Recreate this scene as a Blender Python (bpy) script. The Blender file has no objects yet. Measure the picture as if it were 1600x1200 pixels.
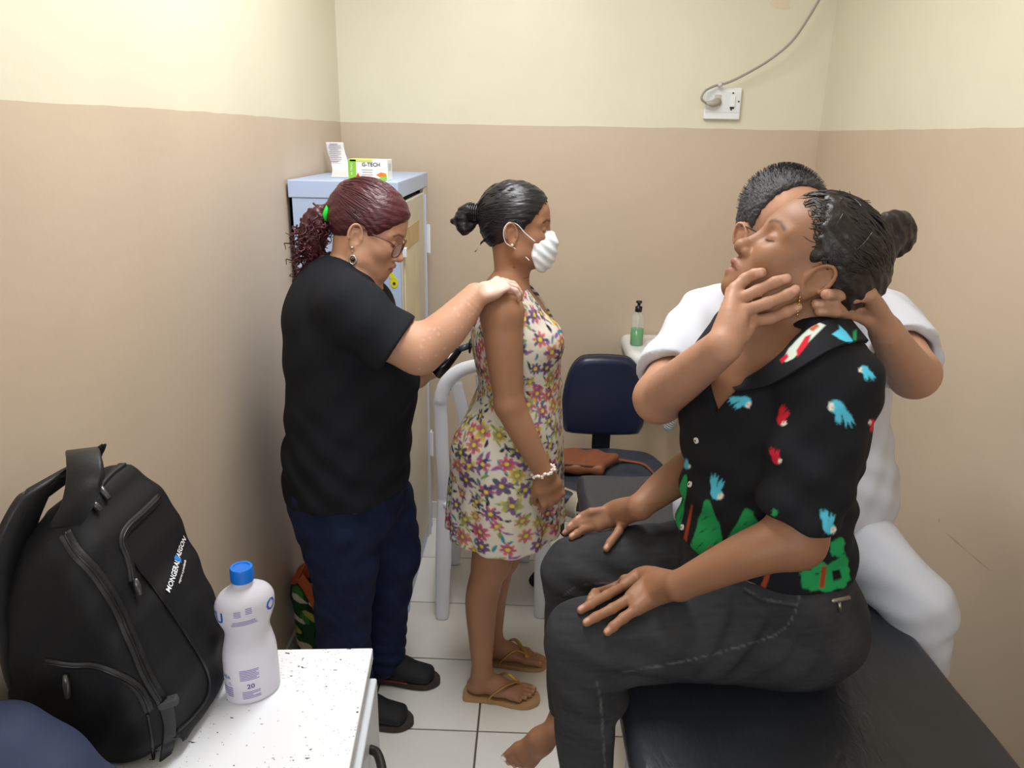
import bpy, bmesh, math, random
import numpy as np
from mathutils import Matrix, Vector
random.seed(7)
RNG = np.random.default_rng(7)
SC = bpy.context.scene
COL = SC.collection
R_ = math.radians

# ---------------------------------------------------------------- camera
CAM_F, CAM_H = 1200.5, 1.70
_p, _y, _r = R_(17.96), R_(1.395), R_(1.09)
_fw = np.array([-math.sin(_y)*math.cos(_p), math.cos(_y)*math.cos(_p), -math.sin(_p)])
_rt0 = np.array([math.cos(_y), math.sin(_y), 0.0])
_up0 = np.cross(_rt0, _fw)
_rt = _rt0*math.cos(_r) + _up0*math.sin(_r)
_up = -_rt0*math.sin(_r) + _up0*math.cos(_r)
CAM_O = np.array([0, 0, CAM_H])
cam_data = bpy.data.cameras.new('camera')
cam_data.sensor_width = 36.0
cam_data.lens = 36.0*CAM_F/1600.0
cam_data.clip_start = 0.02
camera = bpy.data.objects.new('camera', cam_data)
COL.objects.link(camera)
camera.matrix_world = Matrix(((_rt[0], _up[0], -_fw[0], 0), (_rt[1], _up[1], -_fw[1], 0), (_rt[2], _up[2], -_fw[2], CAM_H), (0, 0, 0, 1)))
SC.camera = camera

# ---------------------------------------------------------------- world, light, exposure
world = bpy.data.worlds.new('daylight')
SC.world = world
world.use_nodes = True
world.node_tree.nodes['Background'].inputs[0].default_value = (0.75, 0.85, 1.0, 1)
world.node_tree.nodes['Background'].inputs[1].default_value = 0.6
SC.view_settings.view_transform = 'Standard'
SC.view_settings.look = 'None'
SC.view_settings.gamma = 1.0
SC.view_settings.use_curve_mapping = False
SC.view_settings.exposure = 0.30
XL, XR, YB, YF, ZC, ZP = -0.779, 1.108, 3.20, -1.30, 2.75, 1.737

def area_light(name, loc, rot, sx, sy, power, color):
    d = bpy.data.lights.new(name, 'AREA')
    d.shape = 'RECTANGLE'; d.size = sx; d.size_y = sy
    d.energy = power; d.color = color
    o = bpy.data.objects.new(name, d)
    COL.objects.link(o)
    o.location = loc; o.rotation_euler = rot
    return o
# daylight coming in through the window behind the photographer
area_light('window_daylight', (-0.05, YF+0.03, 1.75), (R_(90), 0, 0), 1.30, 1.10, 17, (0.95, 0.975, 1.0))

# ---------------------------------------------------------------- helpers
def at(px, py, Y):
    d = _fw + (px-800)/CAM_F*_rt - (py-600)/CAM_F*_up
    return CAM_O + d*(Y/d[1])
def atz(px, py, Z):
    d = _fw + (px-800)/CAM_F*_rt - (py-600)/CAM_F*_up
    return CAM_O + d*((Z-CAM_H)/d[2])
def topx(P):
    v = np.asarray(P, float)-CAM_O
    d = v@_fw
    return 800+CAM_F*(v@_rt)/d, 600-CAM_F*(v@_up)/d

def srgb(r, g, b):
    f = lambda c: c/12.92 if c <= 0.04045 else ((c+0.055)/1.055)**2.4
    return (f(r/255), f(g/255), f(b/255), 1.0)
MATS = {}
def mat(name, rgb, rough=0.6, metal=0.0, spec=0.5, bump=0.0, bscale=60.0, var=0.0, vscale=8.0, attr=False, alpha=None, trans=0.0, coat=0.0, sss=0.0, stretch=None, ior=1.45, sheen=0.0, emit=None):
    if name in MATS: return MATS[name]
    m = bpy.data.materials.new(name); m.use_nodes = True
    nt = m.node_tree; b = nt.nodes['Principled BSDF']
    c = srgb(*rgb) if max(rgb) > 1.0 else (*rgb, 1)
    b.inputs['Base Color'].default_value = c
    b.inputs['Roughness'].default_value = rough
    b.inputs['Metallic'].default_value = metal
    b.inputs['Specular IOR Level'].default_value = spec
    b.inputs['IOR'].default_value = ior
    if trans: b.inputs['Transmission Weight'].default_value = trans
    if coat: b.inputs['Coat Weight'].default_value = coat
    if sheen: b.inputs['Sheen Weight'].default_value = sheen
    if sss:
        b.inputs['Subsurface Weight'].default_value = sss
        b.inputs['Subsurface Radius'].default_value = (0.012, 0.005, 0.003)
        b.inputs['Subsurface Scale'].default_value = 1.0
    if alpha is not None: b.inputs['Alpha'].default_value = alpha
    if emit:
        b.inputs['Emission Color'].default_value = c
        b.inputs['Emission Strength'].default_value = emit
    tc = nt.nodes.new('ShaderNodeTexCoord')
    src = tc.outputs['Object']
    if stretch:
        mp = nt.nodes.new('ShaderNodeMapping'); mp.inputs['Scale'].default_value = stretch
        nt.links.new(src, mp.inputs['Vector']); src = mp.outputs['Vector']
    colsock = None
    if attr:
        a = nt.nodes.new('ShaderNodeVertexColor'); a.layer_name = 'Col'
        colsock = a.outputs['Color']
    if var:
        n = nt.nodes.new('ShaderNodeTexNoise'); n.inputs['Scale'].default_value = vscale; n.inputs['Detail'].default_value = 4
        nt.links.new(src, n.inputs['Vector'])
        mr = nt.nodes.new('ShaderNodeMapRange'); mr.inputs['From Min'].default_value = .25; mr.inputs['From Max'].default_value = .75
        mr.inputs['To Min'].default_value = 1-var; mr.inputs['To Max'].default_value = 1+var
        nt.links.new(n.outputs['Fac'], mr.inputs['Value'])
        mx = nt.nodes.new('ShaderNodeMix'); mx.data_type = 'RGBA'; mx.blend_type = 'MULTIPLY'; mx.inputs['Factor'].default_value = 1
        if colsock: nt.links.new(colsock, mx.inputs['A'])
        else: mx.inputs['A'].default_value = c
        nt.links.new(mr.outputs['Result'], mx.inputs['B'])
        colsock = mx.outputs['Result']
    if colsock: nt.links.new(colsock, b.inputs['Base Color'])
    if bump:
        n2 = nt.nodes.new('ShaderNodeTexNoise'); n2.inputs['Scale'].default_value = bscale; n2.inputs['Detail'].default_value = 3
        nt.links.new(src, n2.inputs['Vector'])
        bp = nt.nodes.new('ShaderNodeBump'); bp.inputs['Strength'].default_value = bump; bp.inputs['Distance'].default_value = 0.01
        nt.links.new(n2.outputs['Fac'], bp.inputs['Height']); nt.links.new(bp.outputs['Normal'], b.inputs['Normal'])
    MATS[name] = m
    return m

def tag(o, label, cat, group=None):
    o['label'] = label; o['category'] = cat
    if group: o['group'] = group
    return o
def empty(name, loc, label=None, cat=None, group=None):
    o = bpy.data.objects.new(name, None); COL.objects.link(o)
    o.location = tuple(loc); o.empty_display_size = 0.05
    if label: tag(o, label, cat, group)
    return o
def link(name, me, m, parent=None, smooth=False):
    """one mesh object; vertices are in world space, the parent's offset is removed"""
    o = bpy.data.objects.new(name, me); COL.objects.link(o)
    if m is not None and not me.materials: me.materials.append(m)
    if smooth: me.shade_smooth()
    if parent is not None:
        o.parent = parent
        o.matrix_parent_inverse = (parent.matrix_basis if parent.parent is None else Matrix.Identity(4)).inverted()
    return o
class MB:
    """collects shapes, becomes one mesh"""
    def __init__(s): s.v = []; s.f = []
    def add(s, vs, fs):
        n = len(s.v); s.v += [tuple(map(float, p)) for p in vs]; s.f += [tuple(i+n for i in f) for f in fs]; return s
    def box(s, c, h, bev=0.0, R=None):
        c = np.array(c, float); h = np.array(h, float); bev = min(bev, min(h)*0.95)
        if bev <= 0:
            vs = [c+h*np.array(q) for q in ((-1,-1,-1),(1,-1,-1),(1,1,-1),(-1,1,-1),(-1,-1,1),(1,-1,1),(1,1,1),(-1,1,1))]
            fs = [(3,2,1,0),(4,5,6,7),(0,1,5,4),(1,2,6,5),(2,3,7,6),(3,0,4,7)]
        else:
            bm = bmesh.new(); bmesh.ops.create_cube(bm, size=2)
            for v in bm.verts: v.co = Vector(h*np.array(v.co))
            bmesh.ops.bevel(bm, geom=bm.edges[:], offset=bev, segments=3, profile=0.5, affect='EDGES')
            bm.verts.index_update()
            vs = [c+np.array(v.co) for v in bm.verts]; fs = [tuple(v.index for v in f.verts) for f in bm.faces]; bm.free()
        if R is not None: vs = [c+np.asarray(R)@(np.asarray(v)-c) for v in vs]
        return s.add(vs, fs)
    def tube(s, pts, r, n=10, cap=True, closed=False):
        P = [np.array(p, float) for p in pts]; m = len(P)
        rr = r if hasattr(r, '__len__') else [r]*m
        T = []
        for i in range(m):
            a = P[(i-1) % m] if (closed or i > 0) else P[i]; b = P[(i+1) % m] if (closed or i < m-1) else P[i]
            t = b-a; T.append(t/(np.linalg.norm(t)+1e-12))
        u = np.cross(T[0], (0, 0, 1.0))
        if np.linalg.norm(u) < 1e-3: u = np.cross(T[0], (1.0, 0, 0))
        u /= np.linalg.norm(u); vs = []; fs = []
        for i in range(m):
            u = u-T[i]*(u@T[i]); u /= np.linalg.norm(u)+1e-12; w = np.cross(T[i], u)
            for k in range(n):
                a = 2*math.pi*k/n; vs.append(P[i]+rr[i]*(math.cos(a)*u+math.sin(a)*w))
        for i in range(m if closed else m-1):
            for k in range(n):
                a = i*n+k; b = i*n+(k+1) % n; c2 = ((i+1) % m)*n+(k+1) % n; d = ((i+1) % m)*n+k
                fs.append((a, b, c2, d))
        if cap and not closed:
            fs.append(tuple(range(n-1, -1, -1))); fs.append(tuple((m-1)*n+k for k in range(n)))
        return s.add(vs, fs)
    def ribbon(s, pts, side, w, t):
        """flat strap: path points, side vector(s), width, thickness"""
        P = [np.array(p, float) for p in pts]; m = len(P); vs = []; fs = []
        for i in range(m):
            sd = np.array(side[i] if hasattr(side[0], '__len__') else side, float); sd /= np.linalg.norm(sd)
            tg = P[min(i+1, m-1)]-P[max(i-1, 0)]; tg /= np.linalg.norm(tg)+1e-12
            nn = np.cross(tg, sd); nn /= np.linalg.norm(nn)+1e-12
            ww = w[i] if hasattr(w, '__len__') else w
            for a, b in ((-1, -.6), (-.9, -1), (.9, -1), (1, -.6), (1, .6), (.9, 1), (-.9, 1), (-1, .6)):
                vs.append(P[i]+sd*a*ww/2+nn*b*t/2)
        for i in range(m-1):
            for k in range(8):
                fs.append((i*8+k, i*8+(k+1) % 8, (i+1)*8+(k+1) % 8, (i+1)*8+k))
        fs.append(tuple(range(7, -1, -1))); fs.append(tuple((m-1)*8+k for k in range(8)))
        return s.add(vs, fs)
    def lathe(s, prof, c, n=32, sx=1.0, sy=1.0, rot=0.0):
        c = np.array(c, float); vs = []; fs = []; m = len(prof)
        for r, z in prof:
            for k in range(n):
                a = 2*math.pi*k/n; x = r*sx*math.cos(a); y = r*sy*math.sin(a)
                vs.append(c+np.array((x*math.cos(rot)-y*math.sin(rot), x*math.sin(rot)+y*math.cos(rot), z)))
        for i in range(m-1):
            for k in range(n): fs.append((i*n+k, i*n+(k+1) % n, (i+1)*n+(k+1) % n, (i+1)*n+k))
        fs.append(tuple(range(n-1, -1, -1))); fs.append(tuple((m-1)*n+k for k in range(n)))
        return s.add(vs, fs)
    def prism(s, poly, fn, d0, d1):
        """polygon (a,b) extruded between d0 and d1; fn(a,b,d) gives the point"""
        n = len(poly); vs = [fn(a, b, d0) for a, b in poly]+[fn(a, b, d1) for a, b in poly]
        fs = [tuple(range(n)), tuple(range(2*n-1, n-1, -1))]+[(i, i+n, (i+1) % n+n, (i+1) % n) for i in range(n)]
        return s.add(vs, fs)
    def mesh(s, name):
        me = bpy.data.meshes.new(name); me.from_pydata(s.v, [], s.f); me.validate()
        bm = bmesh.new(); bm.from_mesh(me); bmesh.ops.recalc_face_normals(bm, faces=bm.faces[:]); bm.to_mesh(me); bm.free()
        return me
    def build(s, name, m, parent=None, smooth=False, sub=0, angle=None):
        o = link(name, s.mesh(name), m, parent, smooth)
        if angle is not None:
            o.data.shade_smooth(); o.data.set_sharp_from_angle(angle=R_(angle))
        if sub:
            md = o.modifiers.new('subdivision', 'SUBSURF'); md.levels = md.render_levels = sub
        return o
def spline(pts, n=8, closed=False):
    P = np.array(pts, float); m = len(P); out = []
    rng = range(m if closed else m-1)
    g = lambda i: P[i % m] if closed else P[min(max(i, 0), m-1)]
    for i in rng:
        p0, p1, p2, p3 = g(i-1), g(i), g(i+1), g(i+2)
        for k in range(n):
            t = k/n
            out.append(0.5*((2*p1)+(-p0+p2)*t+(2*p0-5*p1+4*p2-p3)*t*t+(-p0+3*p1-3*p2+p3)*t**3))
    if not closed: out.append(P[-1])
    return np.array(out)
def structure(o): o['kind'] = 'structure'; return o
def text_mesh(txt, size, fn, extrude=0.0, bold=False):
    """lettering as a mesh; fn maps flat (x, y, depth) to world"""
    cu = bpy.data.curves.new('lettering', 'FONT'); cu.body = txt; cu.size = size; cu.align_x = 'CENTER'; cu.align_y = 'CENTER'
    cu.extrude = extrude; cu.resolution_u = 2
    if bold: cu.offset = size*0.02
    o = bpy.data.objects.new('lettering', cu); COL.objects.link(o)
    dg = bpy.context.evaluated_depsgraph_get()
    me = bpy.data.meshes.new_from_object(o.evaluated_get(dg))
    bpy.data.objects.remove(o); bpy.data.curves.remove(cu)
    vs = [fn(v.co.x, v.co.y, v.co.z) for v in me.vertices]; fs = [tuple(p.vertices) for p in me.polygons]
    bpy.data.meshes.remove(me)
    return vs, fs
# ---------------------------------------------------------------- the room
def wall_material(name, low, high):
    m = bpy.data.materials.new(name); m.use_nodes = True; nt = m.node_tree; b = nt.nodes['Principled BSDF']
    g = nt.nodes.new('ShaderNodeNewGeometry'); sp = nt.nodes.new('ShaderNodeSeparateXYZ'); nt.links.new(g.outputs['Position'], sp.inputs[0])
    nz = nt.nodes.new('ShaderNodeTexNoise'); nz.inputs['Scale'].default_value = 5; nz.inputs['Detail'].default_value = 2
    nt.links.new(g.outputs['Position'], nz.inputs['Vector'])
    ma = nt.nodes.new('ShaderNodeMath'); ma.operation = 'MULTIPLY_ADD'; ma.inputs[1].default_value = 0.012
    nt.links.new(nz.outputs['Fac'], ma.inputs[0]); nt.links.new(sp.outputs['Z'], ma.inputs[2])
    th = nt.nodes.new('ShaderNodeMath'); th.operation = 'GREATER_THAN'; th.inputs[1].default_value = ZP+0.006
    nt.links.new(ma.outputs[0], th.inputs[0])
    mx = nt.nodes.new('ShaderNodeMix'); mx.data_type = 'RGBA'
    mx.inputs['A'].default_value = srgb(*low); mx.inputs['B'].default_value = srgb(*high)
    nt.links.new(th.outputs[0], mx.inputs['Factor'])
    # faint scuffs and roller marks
    n2 = nt.nodes.new('ShaderNodeTexNoise'); n2.inputs['Scale'].default_value = 2.2; n2.inputs['Detail'].default_value = 6; nt.links.new(g.outputs['Position'], n2.inputs['Vector'])
    mr = nt.nodes.new('ShaderNodeMapRange'); mr.inputs['From Min'].default_value = .3; mr.inputs['From Max'].default_value = .7; mr.inputs['To Min'].default_value = .95; mr.inputs['To Max'].default_value = 1.03
    nt.links.new(n2.outputs['Fac'], mr.inputs['Value'])
    m2 = nt.nodes.new('ShaderNodeMix'); m2.data_type = 'RGBA'; m2.blend_type = 'MULTIPLY'; m2.inputs['Factor'].default_value = 1
    nt.links.new(mx.outputs['Result'], m2.inputs['A']); nt.links.new(mr.outputs['Result'], m2.inputs['B'])
    nt.links.new(m2.outputs['Result'], b.inputs['Base Color'])
    b.inputs['Roughness'].default_value = 0.42
    n3 = nt.nodes.new('ShaderNodeTexNoise'); n3.inputs['Scale'].default_value = 40; n3.inputs['Detail'].default_value = 4; nt.links.new(g.outputs['Position'], n3.inputs['Vector'])
    bp = nt.nodes.new('ShaderNodeBump'); bp.inputs['Strength'].default_value = .06; bp.inputs['Distance'].default_value = .01
    nt.links.new(n3.outputs['Fac'], bp.inputs['Height']); nt.links.new(bp.outputs['Normal'], b.inputs['Normal'])
    return m
WALLM = wall_material('two_tone_wall_paint', (200, 182, 161), (220, 215, 193))
T = 0.08
def slab(name, x0, x1, y0, y1, z0, z1, m, parent=None):
    return MB().box(((x0+x1)/2, (y0+y1)/2, (z0+z1)/2), ((x1-x0)/2, (y1-y0)/2, (z1-z0)/2)).build(name, m, parent)
floor = structure(slab('floor', XL-T, XR+T, YF-T, YB+T, -0.08, -0.004, mat('dark_grout', (98, 90, 82), .9)))
structure(slab('wall_left', XL-T, XL, YF, YB+T, -0.08, ZC, WALLM))
wall_r = structure(slab('wall_right', XR, XR+T, YF, YB+T, -0.08, ZC, WALLM))
wall_b = structure(slab('wall_back', XL, XR, YB, YB+T, -0.08, ZC, WALLM))
structure(slab('ceiling', XL-T, XR+T, YF-T, YB+T, ZC, ZC+T, mat('ceiling_paint', (240, 238, 230), .8)))
wf = structure(slab('wall_front', XL-T, XR+T, YF-T, YF, -0.08, ZC, WALLM))
# window behind the photographer
wn = MB()
for (cx, cz, hx, hz) in ((-0.05, 2.33, .70, .03), (-0.05, 1.17, .70, .03), (-.72, 1.75, .03, .61), (.62, 1.75, .03, .61)):
    wn.box((cx, YF+.012, cz), (hx, .02, hz), .004)
wo = structure(wn.build('window_1', mat('white_frame', (235, 235, 232), .4)))
slab('pane', -.69, .59, YF+.001, YF+.006, 1.20, 2.30, mat('window_glass', (215, 228, 240), .1), wo)
# floor tiles, each one a part of the floor
tile_m = []
for k in range(4):
    c = [(228, 227, 223), (223, 222, 219), (231, 229, 225), (226, 223, 216)][k]
    tile_m.append(mat('glazed_tile_%d' % k, c, .28, var=.06, vscale=4.0, bump=.02, bscale=9))
sx = sy = 0.3277; g = 0.0029
tile_cache = {}
ix = 0
xs = sorted([-0.129+k*0.3320 for k in range(-3, 5)]); ys = [1.866+k*sy for k in range(-10, 6)]
for a in range(len(xs)-1):
    for b in range(len(ys)-1):
        x0, x1 = max(xs[a]+g, XL), min(xs[a+1]-g, XR); y0, y1 = max(ys[b]+g, YF), min(ys[b+1]-g, YB)
        if x1-x0 < .02 or y1-y0 < .02: continue
        key = (round(x1-x0, 3), round(y1-y0, 3), (a*7+b*3) % 4)
        if key not in tile_cache:
            w, d = (x1-x0)/2, (y1-y0)/2; q = .0015
            v = [(-w,-d,-.006),(w,-d,-.006),(w,d,-.006),(-w,d,-.006),(-w,-d,-q),(w,-d,-q),(w,d,-q),(-w,d,-q),(-w+q,-d+q,0),(w-q,-d+q,0),(w-q,d-q,0),(-w+q,d-q,0)]
            f = [(8,9,10,11)]+[(i,(i+1)%4,(i+1)%4+4,i+4) for i in range(4)]+[(i+4,(i+1)%4+4,(i+1)%4+8,i+8) for i in range(4)]
            me = bpy.data.meshes.new('tile'); me.from_pydata(v, [], f); me.materials.append(tile_m[key[2]]); tile_cache[key] = me
        o = bpy.data.objects.new('tile', tile_cache[key]); COL.objects.link(o); o.parent = floor; o.location = ((x0+x1)/2, (y0+y1)/2, 0)
# tiled skirting along the back, left and right walls
bbm = mat('skirting_tile', (214, 212, 206), .3, var=.05)
def skirting(name, pts_along, axis):
    root = None
    for i, (a, b) in enumerate(pts_along):
        if axis == 'x': args = (a, b, YB-.009, YB, 0.0005, .083)
        elif axis == 'l': args = (XL, XL+.009, a, b, 0.0005, .083)
        else: args = (XR-.009, XR, a, b, 0.0005, .083)
        if root is None: root = structure(slab(name, *args, bbm))
        else: slab('tile', *args, bbm, root)
sp = lambda lo, hi: [(max(lo, lo+k*.33+.001), min(hi, lo+(k+1)*.33-.001)) for k in range(int((hi-lo)/.33)+1) if min(hi, lo+(k+1)*.33)-(lo+k*.33) > .03]
skirting('baseboard_back', sp(XL+.01, XR-.01), 'x'); skirting('baseboard_left', sp(.3, YB), 'l'); skirting('baseboard_right', sp(.3, YB), 'r')
# a stained patch near the top of the back wall and scrapes on the right wall
def on_wall(px, py, wall):
    d = _fw+(px-800)/CAM_F*_rt-(py-600)/CAM_F*_up
    return CAM_O+d*(YB/d[1] if wall == 'b' else XR/d[0])
rs = np.random.default_rng(2)
pts = [(on_wall(1220+15*math.cos(a)*(1+.4*rs.normal()*.5), 4+11*math.sin(a)*(1+.4*rs.normal()*.5), 'b')) for a in np.linspace(0, 2*math.pi, 16, endpoint=False)]
MB().prism([(p[0], p[2]) for p in pts], lambda a, b, d: (a, d, b), YB-.0006, YB+.001).build('stain', mat('stain_pink', (222, 205, 182), .7), wall_b)
for p0, p1, w in (((1478, 832), (1512, 862), .0035), ((1512, 862), (1548, 892), .0025), ((1466, 812), (1469, 815), .006)):
    a, b = on_wall(*p0, 'r'), on_wall(*p1, 'r'); t = (b-a)/np.linalg.norm(b-a); n_ = np.cross(t, (1, 0, 0)); m_ = (a+b)/2
    MB().prism([(a[1], a[2]), tuple((m_+n_*w)[1:]), (b[1], b[2]), tuple((m_-n_*w)[1:])], lambda u_, v_, d: (d, u_, v_), XR-.0006, XR+.001).build('scrape', mat('scrape_brown', (178, 158, 136), .7), wall_r)
# ceiling lamp: the room's own light
LPX, LPY = -.08, 1.70
lamp = empty('ceiling_lamp', (LPX, LPY, ZC), 'long white fluorescent lamp on the ceiling in the middle of the room', 'lamp')
MB().box((LPX, LPY, ZC-.02), (.20, .70, .02), .006).build('housing', mat('white_frame', (235, 235, 232), .4), lamp)
MB().box((LPX, LPY, ZC-.048), (.185, .68, .008), .003).build('diffuser', mat('diffuser', (255, 250, 240), .5, emit=1.2), lamp)
area_light('lamp_glow', (LPX, LPY, ZC-.06), (0, 0, 0), .36, 1.34, 27, (0.99, 0.99, 1.0))
# ---------------------------------------------------------------- smooth solids: distance fields turned into one continuous mesh
A = lambda *p: np.array(p, float)
def unit(v): v = np.asarray(v, float); return v/(np.linalg.norm(v)+1e-12)
def frame(x, z):
    """rotation whose columns are x, y, z axes; x kept, z made perpendicular"""
    x = unit(x); z = np.asarray(z, float); z = unit(z-x*(z@x)); y = np.cross(z, x)
    return np.stack([x, y, z], 1)
def rotm(ax, deg):
    return np.array(Matrix.Rotation(R_(deg), 3, ax))
class Field:
    def __init__(s): s.ops = []
    def _put(s, op, fn, lo, hi, k): s.ops.append((op, fn, np.asarray(lo), np.asarray(hi), k)); return s
    def cap(s, a, b, ra, rb=None, k=.01, op='+'):
        a = np.array(a, float); b = np.array(b, float); rb = ra if rb is None else rb; ab = b-a; L2 = ab@ab+1e-12
        def fn(X, Y, Z):
            t = np.clip(((X-a[0])*ab[0]+(Y-a[1])*ab[1]+(Z-a[2])*ab[2])/L2, 0, 1)
            return np.sqrt((X-a[0]-t*ab[0])**2+(Y-a[1]-t*ab[1])**2+(Z-a[2]-t*ab[2])**2)-(ra+(rb-ra)*t)
        r = max(ra, rb)
        return s._put(op, fn, np.minimum(a, b)-r, np.maximum(a, b)+r, k)
    def ell(s, c, r, R=None, k=.01, op='+'):
        c = np.array(c, float); r = np.array(r, float)*np.ones(3); R = np.eye(3) if R is None else np.asarray(R)
        def fn(X, Y, Z):
            x, y, z = X-c[0], Y-c[1], Z-c[2]
            u = x*R[0,0]+y*R[1,0]+z*R[2,0]; v = x*R[0,1]+y*R[1,1]+z*R[2,1]; w = x*R[0,2]+y*R[1,2]+z*R[2,2]
            k0 = np.sqrt((u/r[0])**2+(v/r[1])**2+(w/r[2])**2); k1 = np.sqrt((u/r[0]**2)**2+(v/r[1]**2)**2+(w/r[2]**2)**2)
            return np.where(k1 < 1e-9, -r.min(), k0*(k0-1)/np.maximum(k1, 1e-9))
        e = np.sqrt(((R*r)**2).sum(1))
        return s._put(op, fn, c-e, c+e, k)
    def ecap(s, a, b, ra, rb, xd, k=.01, op='+'):
        """tapered limb with an elliptical section; ra, rb = (radius along xd, radius across)"""
        a = np.array(a, float); b = np.array(b, float); ab = b-a; L = np.linalg.norm(ab)+1e-9; z = ab/L
        x = np.asarray(xd, float); x = unit(x-z*(x@z)); y = np.cross(z, x)
        def fn(X, Y, Z):
            px, py, pz = X-a[0], Y-a[1], Z-a[2]
            w = px*z[0]+py*z[1]+pz*z[2]; t = np.clip(w/L, 0, 1)
            u = px*x[0]+py*x[1]+pz*x[2]; v = px*y[0]+py*y[1]+pz*y[2]; e = w-t*L
            r1 = ra[0]+(rb[0]-ra[0])*t; r2 = ra[1]+(rb[1]-ra[1])*t; r3 = np.minimum(r1, r2)
            k0 = np.sqrt((u/r1)**2+(v/r2)**2+(e/r3)**2); k1 = np.sqrt((u/r1**2)**2+(v/r2**2)**2+(e/r3**2)**2)
            return np.where(k1 < 1e-9, -r3, k0*(k0-1)/np.maximum(k1, 1e-9))
        r = max(*ra, *rb)
        return s._put(op, fn, np.minimum(a, b)-r, np.maximum(a, b)+r, k)
    def chain(s, pts, rad, xd=None, n=4, k=.01, kin=None, op='+'):
        """limb along a smooth path; radii are numbers or pairs"""
        pts = np.array(pts, float)
        rad = np.array([(q, q) if not hasattr(q, '__len__') else q for q in rad], float)
        Q = spline(np.hstack([pts, rad]), n) if len(pts) > 2 else np.hstack([pts, rad])
        sub = Field()
        for i in range(len(Q)-1):
            a, b = Q[i], Q[i+1]
            if xd is None: sub.cap(a[:3], b[:3], a[3], b[3])
            else: sub.ecap(a[:3], b[:3], a[3:5], b[3:5], xd)
        fs = [o[1] for o in sub.ops]
        los = np.array([o[2] for o in sub.ops]); his = np.array([o[3] for o in sub.ops])
        ks = .0 if kin is None else kin; mg = max(k, ks)+.014
        def fn(X, Y, Z):
            D = np.full(np.broadcast(X, Y, Z).shape, .2, X.dtype)
            ax = [X.ravel(), Y.ravel(), Z.ravel()] if X.ndim == 3 and D.ndim == 3 and X.size*Y.size*Z.size == D.size else None
            for f, lo, hi in zip(fs, los, his):
                if ax is not None:
                    sl = tuple(slice(*np.searchsorted(ax[d], (lo[d]-mg, hi[d]+mg))) for d in range(3))
                    if any(q.start >= q.stop for q in sl): continue
                    D[sl] = smin(D[sl], f(X[sl[0]], Y[:, sl[1]], Z[:, :, sl[2]]), ks)
                else: D = smin(D, f(X, Y, Z), ks)
            return D
        return s._put(op, fn, los.min(0), his.max(0), k)
    def box(s, c, h, R=None, r=.005, k=.005, op='+'):
        c = np.array(c, float); h = np.array(h, float); R = np.eye(3) if R is None else np.asarray(R)
        def fn(X, Y, Z):
            x, y, z = X-c[0], Y-c[1], Z-c[2]
            q = [np.abs(x*R[0,i]+y*R[1,i]+z*R[2,i])-(h[i]-r) for i in range(3)]
            o = np.sqrt(sum(np.maximum(e, 0)**2 for e in q)); ins = np.minimum(np.maximum(np.maximum(q[0], q[1]), q[2]), 0)
            return o+ins-r
        e = np.abs(R)@h
        return s._put(op, fn, c-e, c+e, k)
    def poly(s, pts, c, R, half, r=.01, k=.005, op='+'):
        """outline in the frame's x,z plane, thick along the frame's y; half may be a function of (x, z)"""
        c = np.array(c, float); P = np.array(pts, float); hm = half if not callable(half) else .3
        def fn(X, Y, Z):
            x, y, z = X-c[0], Y-c[1], Z-c[2]
            u = x*R[0,0]+y*R[1,0]+z*R[2,0]; v = x*R[0,1]+y*R[1,1]+z*R[2,1]; w = x*R[0,2]+y*R[1,2]+z*R[2,2]
            d = poly_sd(P, u, w)+r
            e = np.abs(v)-(half if not callable(half) else half(u, w))+r
            return np.sqrt(np.maximum(d, 0)**2+np.maximum(e, 0)**2)+np.minimum(np.maximum(d, e), 0)-r
        cr = np.array([c+R@A(p[0], sgn*hm, p[1]) for p in P for sgn in (-1, 1)])
        return s._put(op, fn, cr.min(0), cr.max(0), k)
    def cut(s, p0, n, k=.004):
        """keep the side the normal points away from"""
        p0 = np.array(p0, float); n = unit(n)
        def fn(X, Y, Z): return (X-p0[0])*n[0]+(Y-p0[1])*n[1]+(Z-p0[2])*n[2]
        s.ops.append(('x', fn, None, None, k)); return s
    def sub(s, other, k=.01, op='+', grow=0.0):
        lo, hi = other.bounds(); lo = lo-grow; hi = hi+grow
        def fn(X, Y, Z):
            D = np.full(np.broadcast(X, Y, Z).shape, .1)
            for o, f, a, b, kk in other.ops:
                d = f(X, Y, Z)
                D = smin(D, d, kk) if o == '+' else (-smin(-D, d, kk) if o == '-' else (-smin(-D, -d, kk) if o == 'x' else D+d))
            return D-grow
        return s._put(op, fn, lo, hi, k)
    def warp(s, fn): s.ops.append(('w', fn, None, None, 0)); return s
    def merge(s, other): s.ops += other.ops; return s
    def grid(s, lo, hi, h):
        n = np.ceil((hi-lo)/h).astype(int)+1
        xs = [(lo[i]+h*np.arange(n[i])).astype(np.float32) for i in range(3)]
        D = np.full(n, .1, np.float32)
        for op, fn, a, b, k in s.ops:
            if a is None: sl = (slice(None),)*3
            else:
                m = k+3*h+.004
                sl = tuple(slice(*np.searchsorted(xs[d], (a[d]-m, b[d]+m))) for d in range(3))
                if any(q.start >= q.stop for q in sl): continue
            X = xs[0][sl[0]][:, None, None]; Y = xs[1][sl[1]][None, :, None]; Z = xs[2][sl[2]][None, None, :]
            d = fn(X, Y, Z)
            if op == '+': D[sl] = smin(D[sl], d, k)
            elif op == '-': D[sl] = -smin(-D[sl], d, k)
            elif op == 'x': D[sl] = -smin(-D[sl], -d, k)
            elif op == 'w': D[sl] = D[sl]+d
        return D, xs
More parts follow.
